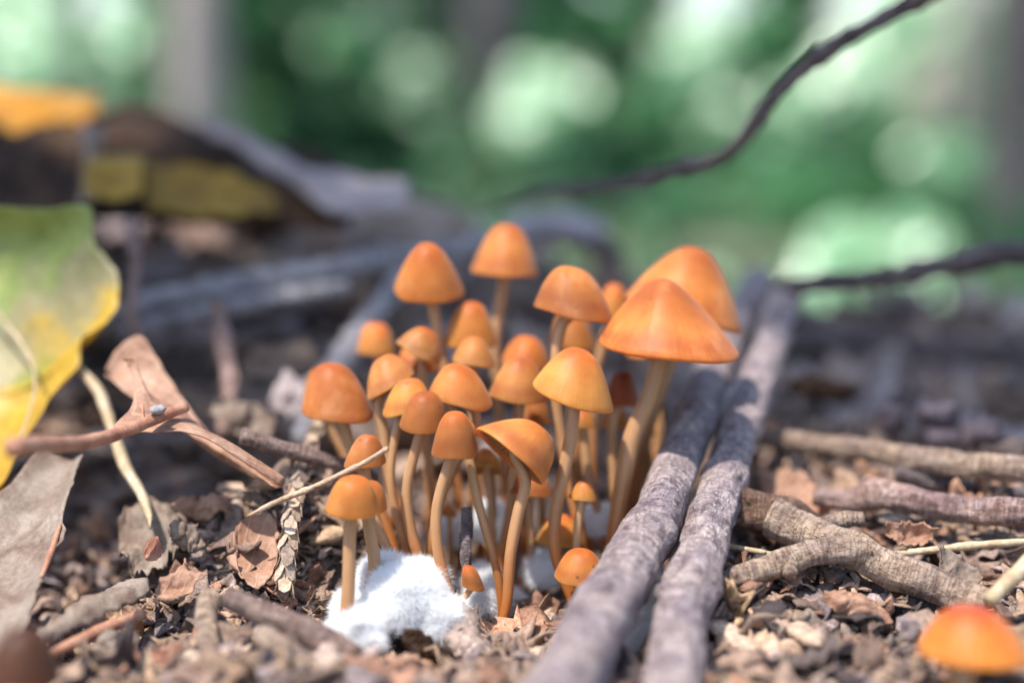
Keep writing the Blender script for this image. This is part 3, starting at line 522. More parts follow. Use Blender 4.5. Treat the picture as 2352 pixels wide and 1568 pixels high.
# long blurred twigs further back
for lab, pts, w, mt in (
    ('long bare dark twig arching up across the green background', [(1100, 490, 11), (1240, 445, 9), (1380, 428, 7.5), (1540, 398, 6.2), (1625, 378, 5.6), (1700, 325, 5), (1765, 235, 4.6), (1850, 150, 4.2), (1980, 65, 3.8), (2140, -20, 3.5), (2300, -90, 3.3)], (12, 22, 30, 32, 32, 34, 34, 34, 36, 38, 36), 'twig_dark'),
    ('dark horizontal twig in front of the bright green patch', [(1780, 665, 7), (1900, 648, 6.8), (2050, 635, 6.5), (2180, 615, 6.2), (2300, 592, 6), (2450, 570, 6)], (36, 42, 44, 46, 52, 56), 'twig_dark'),
    ('blurred grey stick lying behind the yellow leaf, upper of two', [(230, 735, 7), (400, 690, 7.5), (600, 648, 8), (800, 608, 8.8), (1120, 560, 10)], (64, 66, 62, 58, 56), 'twig_blue'),
    ('blurred grey stick lying behind the yellow leaf, lower of two', [(280, 770, 6.5), (450, 725, 7), (620, 690, 7.5), (800, 655, 8)], (46, 44, 42, 40), 'twig_blue'),
    ('pale blurred stick leaning down behind the small thimble cap', [(930, 640, 8), (850, 740, 7), (780, 840, 5.5), (720, 930, 4.2), (690, 1010, 3.4)], (52, 56, 58, 56, 52), 'twig_blue'),
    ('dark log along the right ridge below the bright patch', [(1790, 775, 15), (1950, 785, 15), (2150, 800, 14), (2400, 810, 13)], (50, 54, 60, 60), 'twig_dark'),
    ('reddish upright broken stem behind the curled brown leaf', [(500, 690, 5), (520, 780, 4.6), (530, 880, 4), (515, 1000, 3.4)], (30, 40, 36, 32), 'twig_pink'),
    ('thin reddish stem standing against the grey sticks', [(300, 510, 6), (306, 600, 5.5), (300, 700, 5), (318, 790, 4.6)], (34, 22, 26, 26), 'twig_pink'),
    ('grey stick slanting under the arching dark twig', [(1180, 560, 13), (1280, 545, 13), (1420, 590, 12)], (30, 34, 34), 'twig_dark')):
    mb = twig(None, None, None, pts, w, M[mt], 16, 0.22, 6, len(lab), ((0.27, 0.35, 0.008), (0.4, 0.3, 0.01), (0.47, 0.4, 0.008), (0.62, 0.3, 0.01), (0.74, 0.4, 0.008), (0.88, 0.3, 0.008)), ring=0.08, fine=0.02, wob=0.45); tag(mb.build('distant_twig', M[mt]), lab, 'twig')

# scaly cypress-like twig lying on the mound, each scale a piece of its own
sp = cr([P(652, 1350, -1.5), P(662, 1250, -1.1), P(672, 1170, -0.6), P(690, 1090, 0.2), P(735, 960, 2.0)], 60); root = thing('scaly_twig', sp[0], 'pale scaly twig of overlapping segments lying on the humus mound', 'twig')
V, F, B = tube(sp, np.linspace(0.11, 0.08, 60), 10); obj('core', V, F, M['twig_tan'], root, bark=B); k = 0
for i in np.arange(0, 58, 3.4):
    i = int(i); c = sp[i]; T = unit(sp[min(i + 1, 59)] - sp[max(i - 1, 0)]); N = unit(np.cross(T, (0.2, -0.7, 0.6))); Bn = np.cross(T, N)
    for j in range(4):
        t = j * math.pi / 2 + (0.6 if k % 2 else 0); rr = 0.155 - 0.0006 * i; vs = []
        for a_, l_, r_ in ((-0.62, 0.26, rr * 0.8), (0.62, 0.26, rr * 0.8), (-0.8, 0.08, rr * 1.0), (0.8, 0.08, rr * 1.0), (-0.5, -0.1, rr * 1.14), (0.5, -0.1, rr * 1.14), (0, -0.17, rr * 1.2)):
            vs.append(c + T * (l_ + 0.03 * random.random()) + (math.cos(t + a_) * N + math.sin(t + a_) * Bn) * r_)
        vs += [v_ + (c - v_) * 0.16 for v_ in vs]
        fs = [(0, 1, 3, 2), (2, 3, 5, 4), (4, 5, 6), (8, 7, 9, 10), (10, 9, 11, 12), (12, 11, 13), (0, 2, 9, 7), (2, 4, 11, 9), (4, 6, 13, 11), (6, 5, 12, 13), (5, 3, 10, 12), (3, 1, 8, 10), (1, 0, 7, 8)]
        g = 0.75 + 0.5 * random.random(); obj('scale', np.array(vs), fs, M['litter'], root, col=(0.47 * g, 0.385 * g, 0.31 * g), smooth=False)
    k += 1

# ------------------------------------------------------------------ leaves
def leafsheet(name, label, cat, A, B, mat, nu=48, nv=18, parent=None, **k):
    V, F, uv = sheet([P(*q) for q in A], [P(*q) for q in B], nu, nv, **k); o = obj(name, V, F, mat, parent, bark=uv)
    return tag(o, label, cat) if label else o
# yellow-green fading leaf standing on the left
ly = thing('fading_leaf', P(60, 1120, 1), 'large fading leaf, green above and yellow below, standing upright', 'leaf')
leafsheet('blade', None, None, [(-150, 470, 3.8), (0, 480, 3.6), (120, 478, 3.4), (205, 482, 3.2), (222, 570, 3.0), (262, 625, 2.8), (272, 690, 2.6), (240, 748, 2.4), (190, 772, 2.3), (186, 832, 2.1), (140, 880, 1.8), (85, 965, 1.4), (40, 1050, 1.0), (0, 1120, 0.6)],
    [(-200, 520, 4.6), (-200, 560, 4.5), (-200, 600, 4.4), (-200, 640, 4.2), (-200, 680, 4.0), (-200, 720, 3.8), (-200, 780, 3.5), (-200, 830, 3.2), (-200, 880, 3.0), (-200, 930, 2.6), (-200, 980, 2.2), (-200, 1030, 1.8), (-190, 1090, 1.2), (-150, 1150, 0.8)], M['leaf_yellow'], 90, 30, ly, bulge=0.5, thick=0.03, rag=0.05, crumple=0.06, seed=3, freq=0.9)
V, F, B = tube(cr([P(-160, 560, 3.5), P(-20, 700, 3.0), P(80, 860, 2.0), P(30, 1060, 1.0)], 30), np.linspace(0.05, 0.02, 30), 8); obj('midrib', V, F, M['straw'], ly, bark=B)
# curled brown leaf with thick stalk
lb = thing('curled_leaf', P(450, 1060, 0), 'curled brown leaf with a pointed lobe and thick reddish stalk', 'leaf')
leafsheet('front_lobe', None, None, [(296, 828, 0.3), (318, 880, 0.1), (350, 912, 0.0), (400, 935, -0.2), (450, 968, -0.4), (500, 1015, -0.5), (560, 1055, -0.6), (610, 1085, -0.7), (646, 1110, -0.8)],
    [(295, 830, 0.3), (308, 890, -0.2), (300, 935, -0.6), (262, 985, -1.0), (340, 992, -1.1), (420, 990, -1.2), (490, 1015, -1.2), (565, 1065, -1.1), (645, 1112, -0.9)], M['leaf_brown'], 70, 24, lb, bulge=-0.12, thick=0.025, rag=0.02, crumple=0.025, seed=4, freq=2.0)
leafsheet('back_lobe', None, None, [(240, 845, 1.6), (270, 800, 1.7), (325, 770, 1.7), (355, 815, 1.5), (390, 870, 1.2), (430, 930, 0.9), (500, 1010, 0.6), (640, 1108, -0.6)],
    [(243, 858, 1.4), (262, 880, 1.2), (300, 910, 1.0), (330, 930, 0.8), (370, 955, 0.5), (420, 985, 0.2), (500, 1035, 0.0), (636, 1116, -0.6)], M['leaf_brown'], 60, 18, lb, bulge=0.15, thick=0.025, rag=0.03, crumple=0.03, seed=5, freq=2.0)
mb = twig(None, None, None, [(428, 934, -0.7), (370, 955, -1.1), (300, 985, -1.6), (200, 1015, -2.6), (100, 1022, -3.8), (30, 1028, -4.8)], (24, 27, 30, 34, 40, 50), None, 14, 0.08, 4, 41, ring=0.08); mb.build('stalk', M['petiole'], lb)
V, F, B = tube(cr([P(296, 826, 0.2), P(312, 880, 0.0), P(325, 925, -0.5), P(330, 965, -1.0)], 20), np.linspace(0.012, 0.02, 20), 6); obj('vein', V, F, M['petiole'], lb, bark=B)
c = P(364, 941, -1.3); th = np.linspace(0, 2 * math.pi, 12, endpoint=False); V = [c + np.array((0, 0, 0.08))]
for ph in (0.5, 1.1, 1.7, 2.4): V += [c + np.array((math.cos(t) * math.sin(ph) * 0.13, math.sin(t) * math.sin(ph) * 0.1, math.cos(ph) * 0.075)) * (1 + 0.2 * random.uniform(-1, 1)) for t in th]
F = [(0, 1 + j, 1 + (j + 1) % 12) for j in range(12)] + [(1 + i * 12 + j, 13 + i * 12 + j, 13 + i * 12 + (j + 1) % 12, 1 + i * 12 + (j + 1) % 12) for i in range(3) for j in range(12)] + [tuple(range(48, 36, -1))]
tag(obj('pebble', np.array(V), F, M['stone']), 'tiny pale pebble stuck on the curled leaf\'s stalk', 'pebble')
# weathered leaf bottom left
leafsheet('weathered_leaf', 'weathered grey-brown leaf with orange edge lying along the gully', 'leaf', [(180, 1035, 0.0), (168, 1090, -0.4), (140, 1180, -1.2), (138, 1225, -1.6), (105, 1290, -2.1), (85, 1340, -2.6), (58, 1410, -3.2), (35, 1460, -3.6), (-20, 1520, -4.4)],
    [(90, 1010, 0.6), (40, 1080, 0.0), (-20, 1150, -0.6), (-60, 1220, -1.0), (-90, 1290, -1.6), (-120, 1360, -2.2), (-150, 1430, -2.8), (-170, 1500, -3.4), (-190, 1560, -4.2)], M['leaf_grey'], 70, 26, bulge=0.35, thick=0.03, rag=0.05, crumple=0.05, seed=8, freq=1.8, curl=0.06)
mb = twig(None, None, None, [(138, 1205, -1.3), (118, 1265, -1.8), (95, 1325, -2.3)], (8, 16, 12), None, 10, 0.1, 4, 43, ring=0.08); tag(mb.build('leaf_stalk', M['petiole']), 'orange-brown stalk lying along the weathered leaf\'s edge', 'leaf stalk')
leafsheet('torn_leaf', 'torn pale brown leaf scrap under the weathered leaf\'s edge', 'leaf', [(330, 1330, -1.2), (260, 1345, -1.6), (200, 1370, -2.0), (140, 1410, -2.6), (85, 1455, -3.2)], [(345, 1360, -1.5), (290, 1400, -2.0), (225, 1420, -2.4), (165, 1450, -2.8), (95, 1480, -3.2)], M['leaf_grey'], 40, 12, bulge=0.1, thick=0.025, rag=0.06, crumple=0.06, seed=9, freq=2.2)
leafsheet('torn_leaf', 'pinkish leaf scrap in the shade of the curled leaf', 'leaf', [(270, 1180, 0.3), (330, 1160, 0.6), (400, 1180, 0.6), (430, 1215, 0.4)], [(280, 1260, -0.6), (330, 1290, -0.8), (390, 1270, -0.6), (425, 1235, 0.0)], M['leaf_grey'], 40, 18, bulge=0.1, thick=0.025, rag=0.16, crumple=0.28, seed=10, freq=1.5)
leafsheet('dry_strap', 'long pale straw-coloured blade bending down beside the yellow leaf', 'leaf', [(168, 845, 2.4), (215, 900, 2.0), (245, 985, 1.4), (275, 1075, 0.6), (315, 1140, 0.0), (345, 1215, -0.6)], [(185, 838, 2.5), (238, 895, 2.1), (270, 985, 1.4), (300, 1065, 0.7), (340, 1140, 0.0), (352, 1190, -0.4)], M['straw'], 50, 8, bulge=0.08, thick=0.03, rag=0.01, crumple=0.02, seed=12)
leafsheet('veined_leaf', 'round tan skeleton-veined leaf scrap on the humus mound', 'leaf', [(535, 1250, -0.9), (545, 1210, -0.6), (580, 1180, -0.3), (625, 1185, -0.3), (640, 1230, -0.6)], [(540, 1275, -1.2), (555, 1330, -1.5), (590, 1350, -1.6), (620, 1320, -1.3), (645, 1250, -0.8)], M['leaf_brown'], 34, 18, bulge=0.18, thick=0.02, rag=0.05, crumple=0.05, seed=13, freq=2.6)
leafsheet('red_leaf_scrap', 'small reddish leaf scrap standing on the mound\'s shaded side', 'leaf', [(330, 1268, -1.4), (345, 1240, -1.2), (362, 1232, -1.1), (370, 1250, -1.2)], [(335, 1285, -1.5), (352, 1288, -1.5), (368, 1280, -1.4), (374, 1262, -1.3)], M['leaf_red'], 18, 10, bulge=0.06, thick=0.02, rag=0.02, crumple=0.03, seed=14)
leafsheet('pink_leaf', 'pinkish folded dead leaf behind the pinkish stick\'s broken end', 'leaf', [(1740, 1075, 2.2), (1800, 1080, 2.0), (1850, 1095, 1.8), (1880, 1120, 1.5), (1910, 1165, 1.0)], [(1745, 1130, 1.6), (1790, 1150, 1.2), (1840, 1180, 0.8), (1880, 1190, 0.6), (1915, 1180, 0.8)], M['leaf_brown'], 40, 16, bulge=0.25, thick=0.025, rag=0.06, crumple=0.12, seed=15, freq=2.4)
def crumpled(label, x, y, d, w, h, mat, seed, rot=0.0, cr_=0.16, lean=0.5, name='crumpled_leaf', cat='leaf'):
    """shrivelled leaf piece, w x h in the view, the upper edge lying further back"""
    rg = np.random.default_rng(seed); A = []; B = []; c, sn = math.cos(rot), math.sin(rot)
    for t in np.linspace(-1, 1, 6):
        e = (1 - 0.55 * abs(t) ** 2.5) * h / 2
        for L, sgn in ((A, -1), (B, 1)):
            u_, v_ = t * w / 2, sgn * e * rg.uniform(0.7, 1.25); L.append((x + c * u_ - sn * v_, y + sn * u_ + c * v_, d - sgn * lean * PX(e, d) + rg.uniform(-0.05, 0.05)))
    V, F, uv = sheet([P(*q) for q in A], [P(*q) for q in B], 40, 20, bulge=rg.uniform(-0.15, 0.2), thick=0.022, rag=0.03, crumple=cr_, seed=seed, freq=rg.uniform(2.0, 3.0), curl=rg.uniform(-0.1, 0.15)); tag(obj(name, V, F, mat, bark=uv), label, cat)
for i_, q_ in enumerate((('crumpled tan leaf piled right of the right big twig', 1690, 1420, -1.7, 150, 90, 'leaf_brown', 0.3), ('shrivelled grey leaf below the forked stick\'s thin arm', 1770, 1385, -1.5, 110, 80, 'leaf_grey', -0.4), ('curled tan leaf in front of the right big twig\'s foot', 1700, 1520, -2.6, 170, 90, 'leaf_brown', 0.1),
    ('ragged pale leaf strip below the forked stick', 1830, 1500, -2.4, 60, 160, 'leaf_grey', 0.3), ('dark-edged brown leaf slab in front of the white mycelium', 985, 1485, -2.8, 130, 46, 'leaf_dark', 0.5), ('pale crumpled leaf under the tipped mushroom\'s foot', 1120, 1500, -2.2, 90, 60, 'leaf_brown', 0.8), ('greyish leaf lump between mycelium and left big twig', 1250, 1490, -1.6, 110, 70, 'leaf_grey', 0.1),
    ('tan leaf flake in front of the mycelium mound', 900, 1530, -3.2, 130, 60, 'leaf_brown', -0.2), ('curled dark leaf flake on the mound\'s front', 600, 1400, -2.2, 90, 60, 'leaf_dark', 0.2), ('papery tan leaf flake on top of the humus mound', 470, 1165, 0.2, 120, 50, 'leaf_brown', -0.1), ('papery pale leaf flake on the mound behind the veined leaf', 560, 1150, 0.5, 110, 46, 'leaf_grey', 0.15),
    ('small grey leaf curl on the mound\'s middle', 430, 1230, -0.8, 90, 60, 'leaf_grey', 0.5), ('brown leaf curl at the mound\'s left foot', 400, 1330, -1.8, 120, 70, 'leaf_brown', -0.5), ('grey leaf flake leaning on the bare orange-brown stem', 250, 1480, -3.0, 140, 60, 'leaf_grey', -0.3), ('reddish leaf curl in front of the bare orange-brown stem', 330, 1530, -3.6, 170, 60, 'leaf_red', 0.0),
    ('brown leaf curl behind the forked stick\'s far arm', 2210, 1300, -1.4, 110, 60, 'leaf_grey', 0.6), ('tan leaf flake below the forked stick\'s far arm', 1960, 1400, -2.0, 150, 60, 'leaf_brown', 0.35), ('pale leaf flake beside the orange-red front mushroom', 2050, 1490, -3.0, 150, 70, 'leaf_grey', -0.3), ('pinkish leaf flake between the pinkish stick and the forked stick', 2090, 1225, -0.6, 110, 50, 'leaf_brown', 0.1),
    ('dull brown leaf in shade left of the scaly twig\'s top', 560, 960, 3.0, 150, 80, 'leaf_grey', 0.4), ('pale leaf piece in shade beside the big brown bell cap', 665, 905, 4.0, 80, 110, 'leaf_mauve', 0.2), ('grey leaf in shade behind the cut twig', 640, 830, 6.0, 170, 80, 'leaf_grey', -0.3), ('dull dark leaf in shade right of the right big twig', 1890, 890, 5.0, 150, 50, 'leaf_dark', 0.1))):  # last leaf is sunlit; its dark material stands in for shade
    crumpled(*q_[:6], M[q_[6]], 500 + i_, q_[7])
# big leaves heaped behind, out of focus
leafsheet('arched_leaf', 'mauve-grey dead leaf arching over the dark leaf heap', 'leaf', [(430, 262, 12), (530, 300, 12), (620, 345, 11.6), (700, 385, 11.2), (800, 402, 11), (940, 412, 11)], [(470, 300, 11.6), (560, 350, 11), (650, 410, 10.4), (740, 470, 9.6), (830, 500, 9.2), (940, 470, 9.4)], M['leaf_mauve'], 44, 16, bulge=-0.2, thick=0.03, crumple=0.1, seed=16)
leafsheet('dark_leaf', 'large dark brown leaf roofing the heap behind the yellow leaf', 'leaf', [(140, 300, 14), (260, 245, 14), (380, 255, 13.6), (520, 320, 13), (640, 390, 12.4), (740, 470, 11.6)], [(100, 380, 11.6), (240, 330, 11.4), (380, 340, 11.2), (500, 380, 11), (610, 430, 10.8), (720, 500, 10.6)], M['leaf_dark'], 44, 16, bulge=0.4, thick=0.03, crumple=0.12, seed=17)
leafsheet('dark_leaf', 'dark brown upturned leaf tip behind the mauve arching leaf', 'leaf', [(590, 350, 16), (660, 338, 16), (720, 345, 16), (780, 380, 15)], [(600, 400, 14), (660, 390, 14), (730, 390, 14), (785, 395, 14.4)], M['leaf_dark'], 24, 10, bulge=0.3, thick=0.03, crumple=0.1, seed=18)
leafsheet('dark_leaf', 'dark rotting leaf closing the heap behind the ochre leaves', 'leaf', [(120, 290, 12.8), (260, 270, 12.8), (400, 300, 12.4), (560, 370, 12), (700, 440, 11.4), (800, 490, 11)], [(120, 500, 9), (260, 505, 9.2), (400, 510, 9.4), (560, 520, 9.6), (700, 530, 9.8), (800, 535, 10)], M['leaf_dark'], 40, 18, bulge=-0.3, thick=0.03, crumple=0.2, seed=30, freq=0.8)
leafsheet('ochre_leaf', 'ochre leaf lying under the dark leaf roof, right one', 'leaf', [(330, 375, 9.6), (420, 365, 9.8), (520, 390, 9.8), (630, 430, 10)], [(340, 470, 8), (430, 485, 8), (540, 490, 8.2), (650, 480, 8.8)], M['leaf_ochre'], 36, 16, bulge=0.4, thick=0.03, crumple=0.25, seed=19, freq=0.9)
leafsheet('ochre_leaf', 'ochre leaf lying under the dark leaf roof, left one', 'leaf', [(195, 370, 9), (250, 350, 9.4), (330, 360, 9.6)], [(190, 460, 7.6), (250, 465, 7.8), (330, 450, 8)], M['leaf_ochre'], 30, 16, bulge=-0.3, thick=0.03, crumple=0.2, seed=20, freq=0.9)
leafsheet('orange_leaf', 'bright orange leaf on top of the leaf heap', 'leaf', [(-60, 205, 14), (20, 205, 14), (110, 212, 14), (225, 225, 14)], [(-70, 290, 11.6), (20, 305, 11.4), (110, 300, 11.6), (220, 262, 12.4)], M['leaf_orange'], 36, 14, bulge=0.3, thick=0.03, crumple=0.2, seed=21, freq=0.8)
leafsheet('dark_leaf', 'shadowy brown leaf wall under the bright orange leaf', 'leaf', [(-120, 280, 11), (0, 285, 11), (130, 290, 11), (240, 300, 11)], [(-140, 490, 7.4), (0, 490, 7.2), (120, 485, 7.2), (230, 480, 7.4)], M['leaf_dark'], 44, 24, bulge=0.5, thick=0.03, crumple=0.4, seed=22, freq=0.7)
leafsheet('tan_leaf', 'tan curled leaf standing inside the dark heap', 'leaf', [(180, 300, 9.8), (195, 360, 9), (185, 420, 8.4), (180, 470, 7.8)], [(245, 290, 9.6), (225, 360, 9), (235, 420, 8.2), (225, 475, 7.6)], M['leaf_grey'], 26, 10, bulge=0.2, thick=0.03, crumple=0.08, seed=23)
leafsheet('pale_leaf', 'pale flat dead leaf behind the tallest mushroom', 'leaf', [(1160, 500, 15), (1240, 482, 16), (1330, 490, 16), (1400, 520, 15)], [(1150, 530, 12), (1240, 545, 12), (1330, 545, 12), (1400, 535, 13)], M['leaf_mauve'], 30, 12, bulge=0.3, thick=0.03, crumple=0.12, seed=24)
leafsheet('pale_leaf', 'pale dead leaf lying on the ridge below the arching leaf', 'leaf', [(820, 470, 14), (920, 450, 14), (1020, 470, 14), (1080, 520, 13)], [(830, 540, 11), (920, 560, 11), (1020, 560, 11), (1070, 545, 12)], M['leaf_grey'], 30, 12, bulge=0.3, thick=0.03, crumple=0.2, seed=25)

# ------------------------------------------------------------------ wood pieces, pods, straws
mb = twig(None, None, None, [(1675, 1165, -0.2), (1740, 1175, -0.2), (1810, 1180, -0.1), (1860, 1195, 0.1)], (80, 84, 78, 50), None, 22, 0.3, 3, 51, ring=0.06); tag(mb.build('rotten_wood', M['rot']), 'crumbly red-brown block of rotten wood against the right big twig', 'wood')
mb = twig(None, None, None, [(1885, 1205, -0.5), (1930, 1195, -0.5), (1985, 1190, -0.6)], (36, 40, 28), None, 14, 0.2, 3, 53, ring=0.06); tag(mb.build('wood_chip', M['twig_tan']), 'pale wood chip on the forked stick\'s broken end', 'wood')
for lab, pts, w in (('pale straw beside the right big twig, thin and straight', [(1650, 1250, -0.6), (1720, 1262, -0.8), (1800, 1275, -0.9)], (14, 15, 12)),
    ('long pale split straw behind the forked stick', [(2030, 1275, -0.6), (2150, 1262, -0.7), (2260, 1250, -0.8), (2400, 1240, -0.9)], (14, 20, 18, 14)),
    ('pale blurred splinter at the forked stick\'s far end', [(2270, 1380, -2.8), (2320, 1330, -2.6), (2380, 1270, -2.3)], (32, 40, 36))):
    mb = twig(None, None, None, pts, w, None, 8, 0.1, 3, len(lab), ring=0.08); tag(mb.build('straw', M['straw']), lab, 'straw')
mb = twig(None, None, None, [(330, 1410, -2.0), (250, 1440, -2.4), (180, 1470, -2.8), (120, 1500, -3.2)], (28, 28, 26, 22), None, 12, 0.1, 4, 57, ring=0.08); tag(mb.build('bare_stem', M['petiole']), 'smooth orange-brown bare stem lying in front of the mound', 'stem')
mb = twig(None, None, None, [(480, 1370, -2.4), (470, 1430, -2.8), (480, 1500, -3.2), (470, 1560, -3.6)], (52, 50, 48, 50), None, 14, 0.12, 4, 58, ring=0.08); tag(mb.build('stick', M['twig_tan']), 'short smooth tan stick pointing down the mound\'s front', 'stick')
mb = twig(None, None, None, [(520, 1370, -3.2), (600, 1410, -3.2), (680, 1440, -3.3), (770, 1480, -3.4), (850, 1530, -3.6)], (46, 62, 66, 62, 40), None, 16, 0.22, 4, 59, ring=0.07); tag(mb.build('stick', M['twig_brown']), 'dark ridged stick lying below the foremost mushroom', 'stick')
mb = twig(None, None, None, [(600, 1460, -3.6), (680, 1520, -4.0), (780, 1600, -4.6)], (60, 66, 60), None, 16, 0.14, 4, 60, ring=0.07); tag(mb.build('stick', M['twig_tan']), 'blurred tan stick end under the dark ridged stick', 'stick')
mb = twig(None, None, None, [(1070, 1165, -0.6), (1072, 1220, -0.7), (1068, 1280, -0.9), (1074, 1310, -1.0)], (22, 30, 28, 20), None, 12, 0.25, 4, 61, ring=0.05); tag(mb.build('bark_splinter', M['twig_dark']), 'dark white-flecked bark splinter upright among the stems', 'bark')
for lab, x, y, d, r, h, s in (('dark shrivelled pod on a stalk behind the tan stick', 2050, 955, 4.5, 34, 1.2, 1), ('dark cupped seed pod with curled rim behind the tan stick', 2150, 945, 4.2, 48, 0.9, 2), ('dark wrinkled pod resting behind the tan stick\'s right half', 2255, 990, 3.6, 50, 0.95, 3), ('low dark wrinkled pod between two larger pods', 2165, 1005, 3.8, 40, 0.8, 4)):
    c = P(x, y, d); R = PX(r, d); NU, NV = 22, 14; th = np.linspace(0, 2 * math.pi, NU, endpoint=False); V = []
    for q in range(NV + 1):
        ph = math.pi * q / NV; dv = np.c_[np.cos(th) * math.sin(ph), np.sin(th) * math.sin(ph), np.full(NU, math.cos(ph))]
        V.append(c + dv * R * (1 + 0.28 * fbm(dv * 1.7 + s * 9, s, 4) - 0.35 * np.exp(-((dv[:, 2] - 0.9) / 0.25) ** 2))[:, None] * np.array((1, 0.8, h)))
    F = [(i * NU + j, i * NU + (j + 1) % NU, (i + 1) * NU + (j + 1) % NU, (i + 1) * NU + j) for i in range(NV) for j in range(NU)]
    root = thing('seed_pod', (c[0], c[1], float(gz(c[0], c[1]))), lab, 'seed pod', 'dark pods behind the tan stick'); obj('husk', np.vstack(V), F, M['pod'], root)
    g = np.array((c[0] + 0.1, c[1], float(gz(c[0], c[1])) - 0.1)); V, F, B = tube(cr([c - np.array((0, 0, R * 0.5)), (c + g) / 2 + np.array((0.08, 0, 0)), g], 12), np.linspace(0.16, 0.1, 12), 8, 0.1); obj('stalk', V, F, M['twig_dark'], root, bark=B)

# ------------------------------------------------------------------ litter
PAL = [(0.50, 0.37, 0.28), (0.43, 0.32, 0.25), (0.5, 0.38, 0.29), (0.33, 0.24, 0.19), (0.20, 0.155, 0.145), (0.48, 0.39, 0.33), (0.42, 0.36, 0.36), (0.47, 0.345, 0.235), (0.11, 0.09, 0.09), (0.48, 0.28, 0.19)]
def frag(seed, hi=False):      # crumpled leaf fragment, about 1 across
    rg = np.random.default_rng(seed); NS, R = (14, (0.0, 0.35, 0.7, 1.0)) if not hi else (26, (0.0, 0.18, 0.36, 0.54, 0.72, 0.88, 1.0)); th = np.linspace(0, 2 * math.pi, NS, endpoint=False)
    out = 0.5 * (1 + 0.35 * rg.uniform(-1, 1, NS)) * (1 - 0.35 * np.abs(np.sin(th + rg.uniform(0, 6)))); V = [np.zeros((1, 3))]
    for r in R[1:]: V.append(np.c_[np.cos(th) * out * r, np.sin(th) * out * r, np.zeros(NS)])
    V = np.vstack(V); q = rg.uniform(0, 6); fold = V[:, 0] * math.cos(q) + V[:, 1] * math.sin(q)
    V[:, 2] = rg.uniform(0.5, 1.6) * fold ** 2 * rg.choice((-1, 1)) + 0.16 * fbm(V * 3.2 + seed, seed, 3) + (0.09 * fbm(V * 8 + seed, seed + 5, 3) if hi else 0) + 0.1 * rg.uniform(-1, 1) * np.abs(fold)
    n = len(V); F = [(0, 1 + j, 1 + (j + 1) % NS) for j in range(NS)]
    for i in range(len(R) - 2):
        for j in range(NS):
            a, b = 1 + i * NS + j, 1 + i * NS + (j + 1) % NS; F += [(a, a + NS, b + NS), (a, b + NS, b)]
    F += [tuple(n + k for k in f[::-1]) for f in F]; o = 1 + (len(R) - 2) * NS
    for j in range(NS): a, b = o + j, o + (j + 1) % NS; F += [(a, n + a, n + b), (a, n + b, b)]
    return np.vstack([V + (0, 0, 0.025), V - (0, 0, 0.025)]), np.array(F)
def chip(seed):      # splintered bark or wood chip
    rg = np.random.default_rng(seed); n = 10; ln = 0.5; wd = rg.uniform(0.09, 0.2); tk = rg.uniform(0.03, 0.07); V = []; xs = np.linspace(-ln, ln, n)
    for i, x in enumerate(xs):
        e = 1 - 0.5 * (abs(x) / ln) ** 4; w = wd * e * (1 + 0.38 * rg.uniform(-1, 1)); t = tk * e * (1 + 0.3 * rg.uniform(-1, 1)); b = 0.12 * math.sin(x * 3 + seed); jx = 0.05 * rg.uniform(-1, 1, 6)
        V += [(x + jx[0], -w + b, -t * .5), (x + jx[1], -w * .5 + b, t * rg.uniform(.5, 1.3)), (x + jx[2], w * .4 + b, t * rg.uniform(.5, 1.3)), (x + jx[3], w + b, t * .3), (x + jx[4], w * .5 + b, -t), (x + jx[5], -w * .5 + b, -t)]
    F = []
    for i in range(n - 1):
        for j in range(6): a, b = i * 6 + j, i * 6 + (j + 1) % 6; F += [(a, a + 6, b + 6), (a, b + 6, b)]
    F += [(0, j, j + 1) for j in range(1, 5)] + [((n - 1) * 6, (n - 1) * 6 + j + 1, (n - 1) * 6 + j) for j in range(1, 5)]
    return np.array(V), np.array(F)
def sprig(seed):     # little bent twig
    rg = np.random.default_rng(seed); p = np.cumsum(np.c_[np.full(6, 0.2), rg.uniform(-0.07, 0.07, 6), rg.uniform(-0.05, 0.05, 6)], 0); p -= p.mean(0)
    V, F, _ = tube(cr(p, 10), np.linspace(0.05, 0.03, 10) * rg.uniform(0.7, 1.4) * (1 + 0.2 * rg.uniform(-1, 1, 10)), 7, 0.1, 5, seed); T = []
    for f in F: T += [f] if len(f) == 3 else [f[:3], (f[0], f[2], f[3])]
    return V, np.array(T)
def crumb(seed):     # crumb of humus
    rg = np.random.default_rng(seed); NU, NV = 9, 6; th = np.linspace(0, 2 * math.pi, NU, endpoint=False); V = []
    for q in range(NV + 1):
        ph = math.pi * q / NV; dv = np.c_[np.cos(th) * math.sin(ph), np.sin(th) * math.sin(ph), np.full(NU, math.cos(ph))]; V.append(dv * 0.4 * (1 + 0.75 * fbm(dv * 2.1 + seed * 3, seed, 3))[:, None] * (1, 0.8, 0.6))
    F = []
    for i in range(NV):
        for j in range(NU): a, b = i * NU + j, i * NU + (j + 1) % NU; F += [(a, a + NU, b + NU), (a, b + NU, b)]
    return np.vstack(V), np.array(F)
KIND = {'leaf_fragment': [frag(s) for s in range(14)], 'bark_chip': [chip(s) for s in range(10)], 'twig_bit': [sprig(s) for s in range(8)], 'humus_crumb': [crumb(s) for s in range(8)]}
def rotm(rg, tilt):
    a = rg.uniform(0, 2 * math.pi); t = rg.normal() * tilt; b = rg.uniform(0, 2 * math.pi); c, s = math.cos(a), math.sin(a); Z = np.array(((c, -s, 0), (s, c, 0), (0, 0, 1)))
    k = np.array((math.cos(b), math.sin(b), 0)); K = np.array(((0, -k[2], k[1]), (k[2], 0, -k[0]), (-k[1], k[0], 0))); return (np.eye(3) + math.sin(t) * K + (1 - math.cos(t)) * K @ K) @ Z
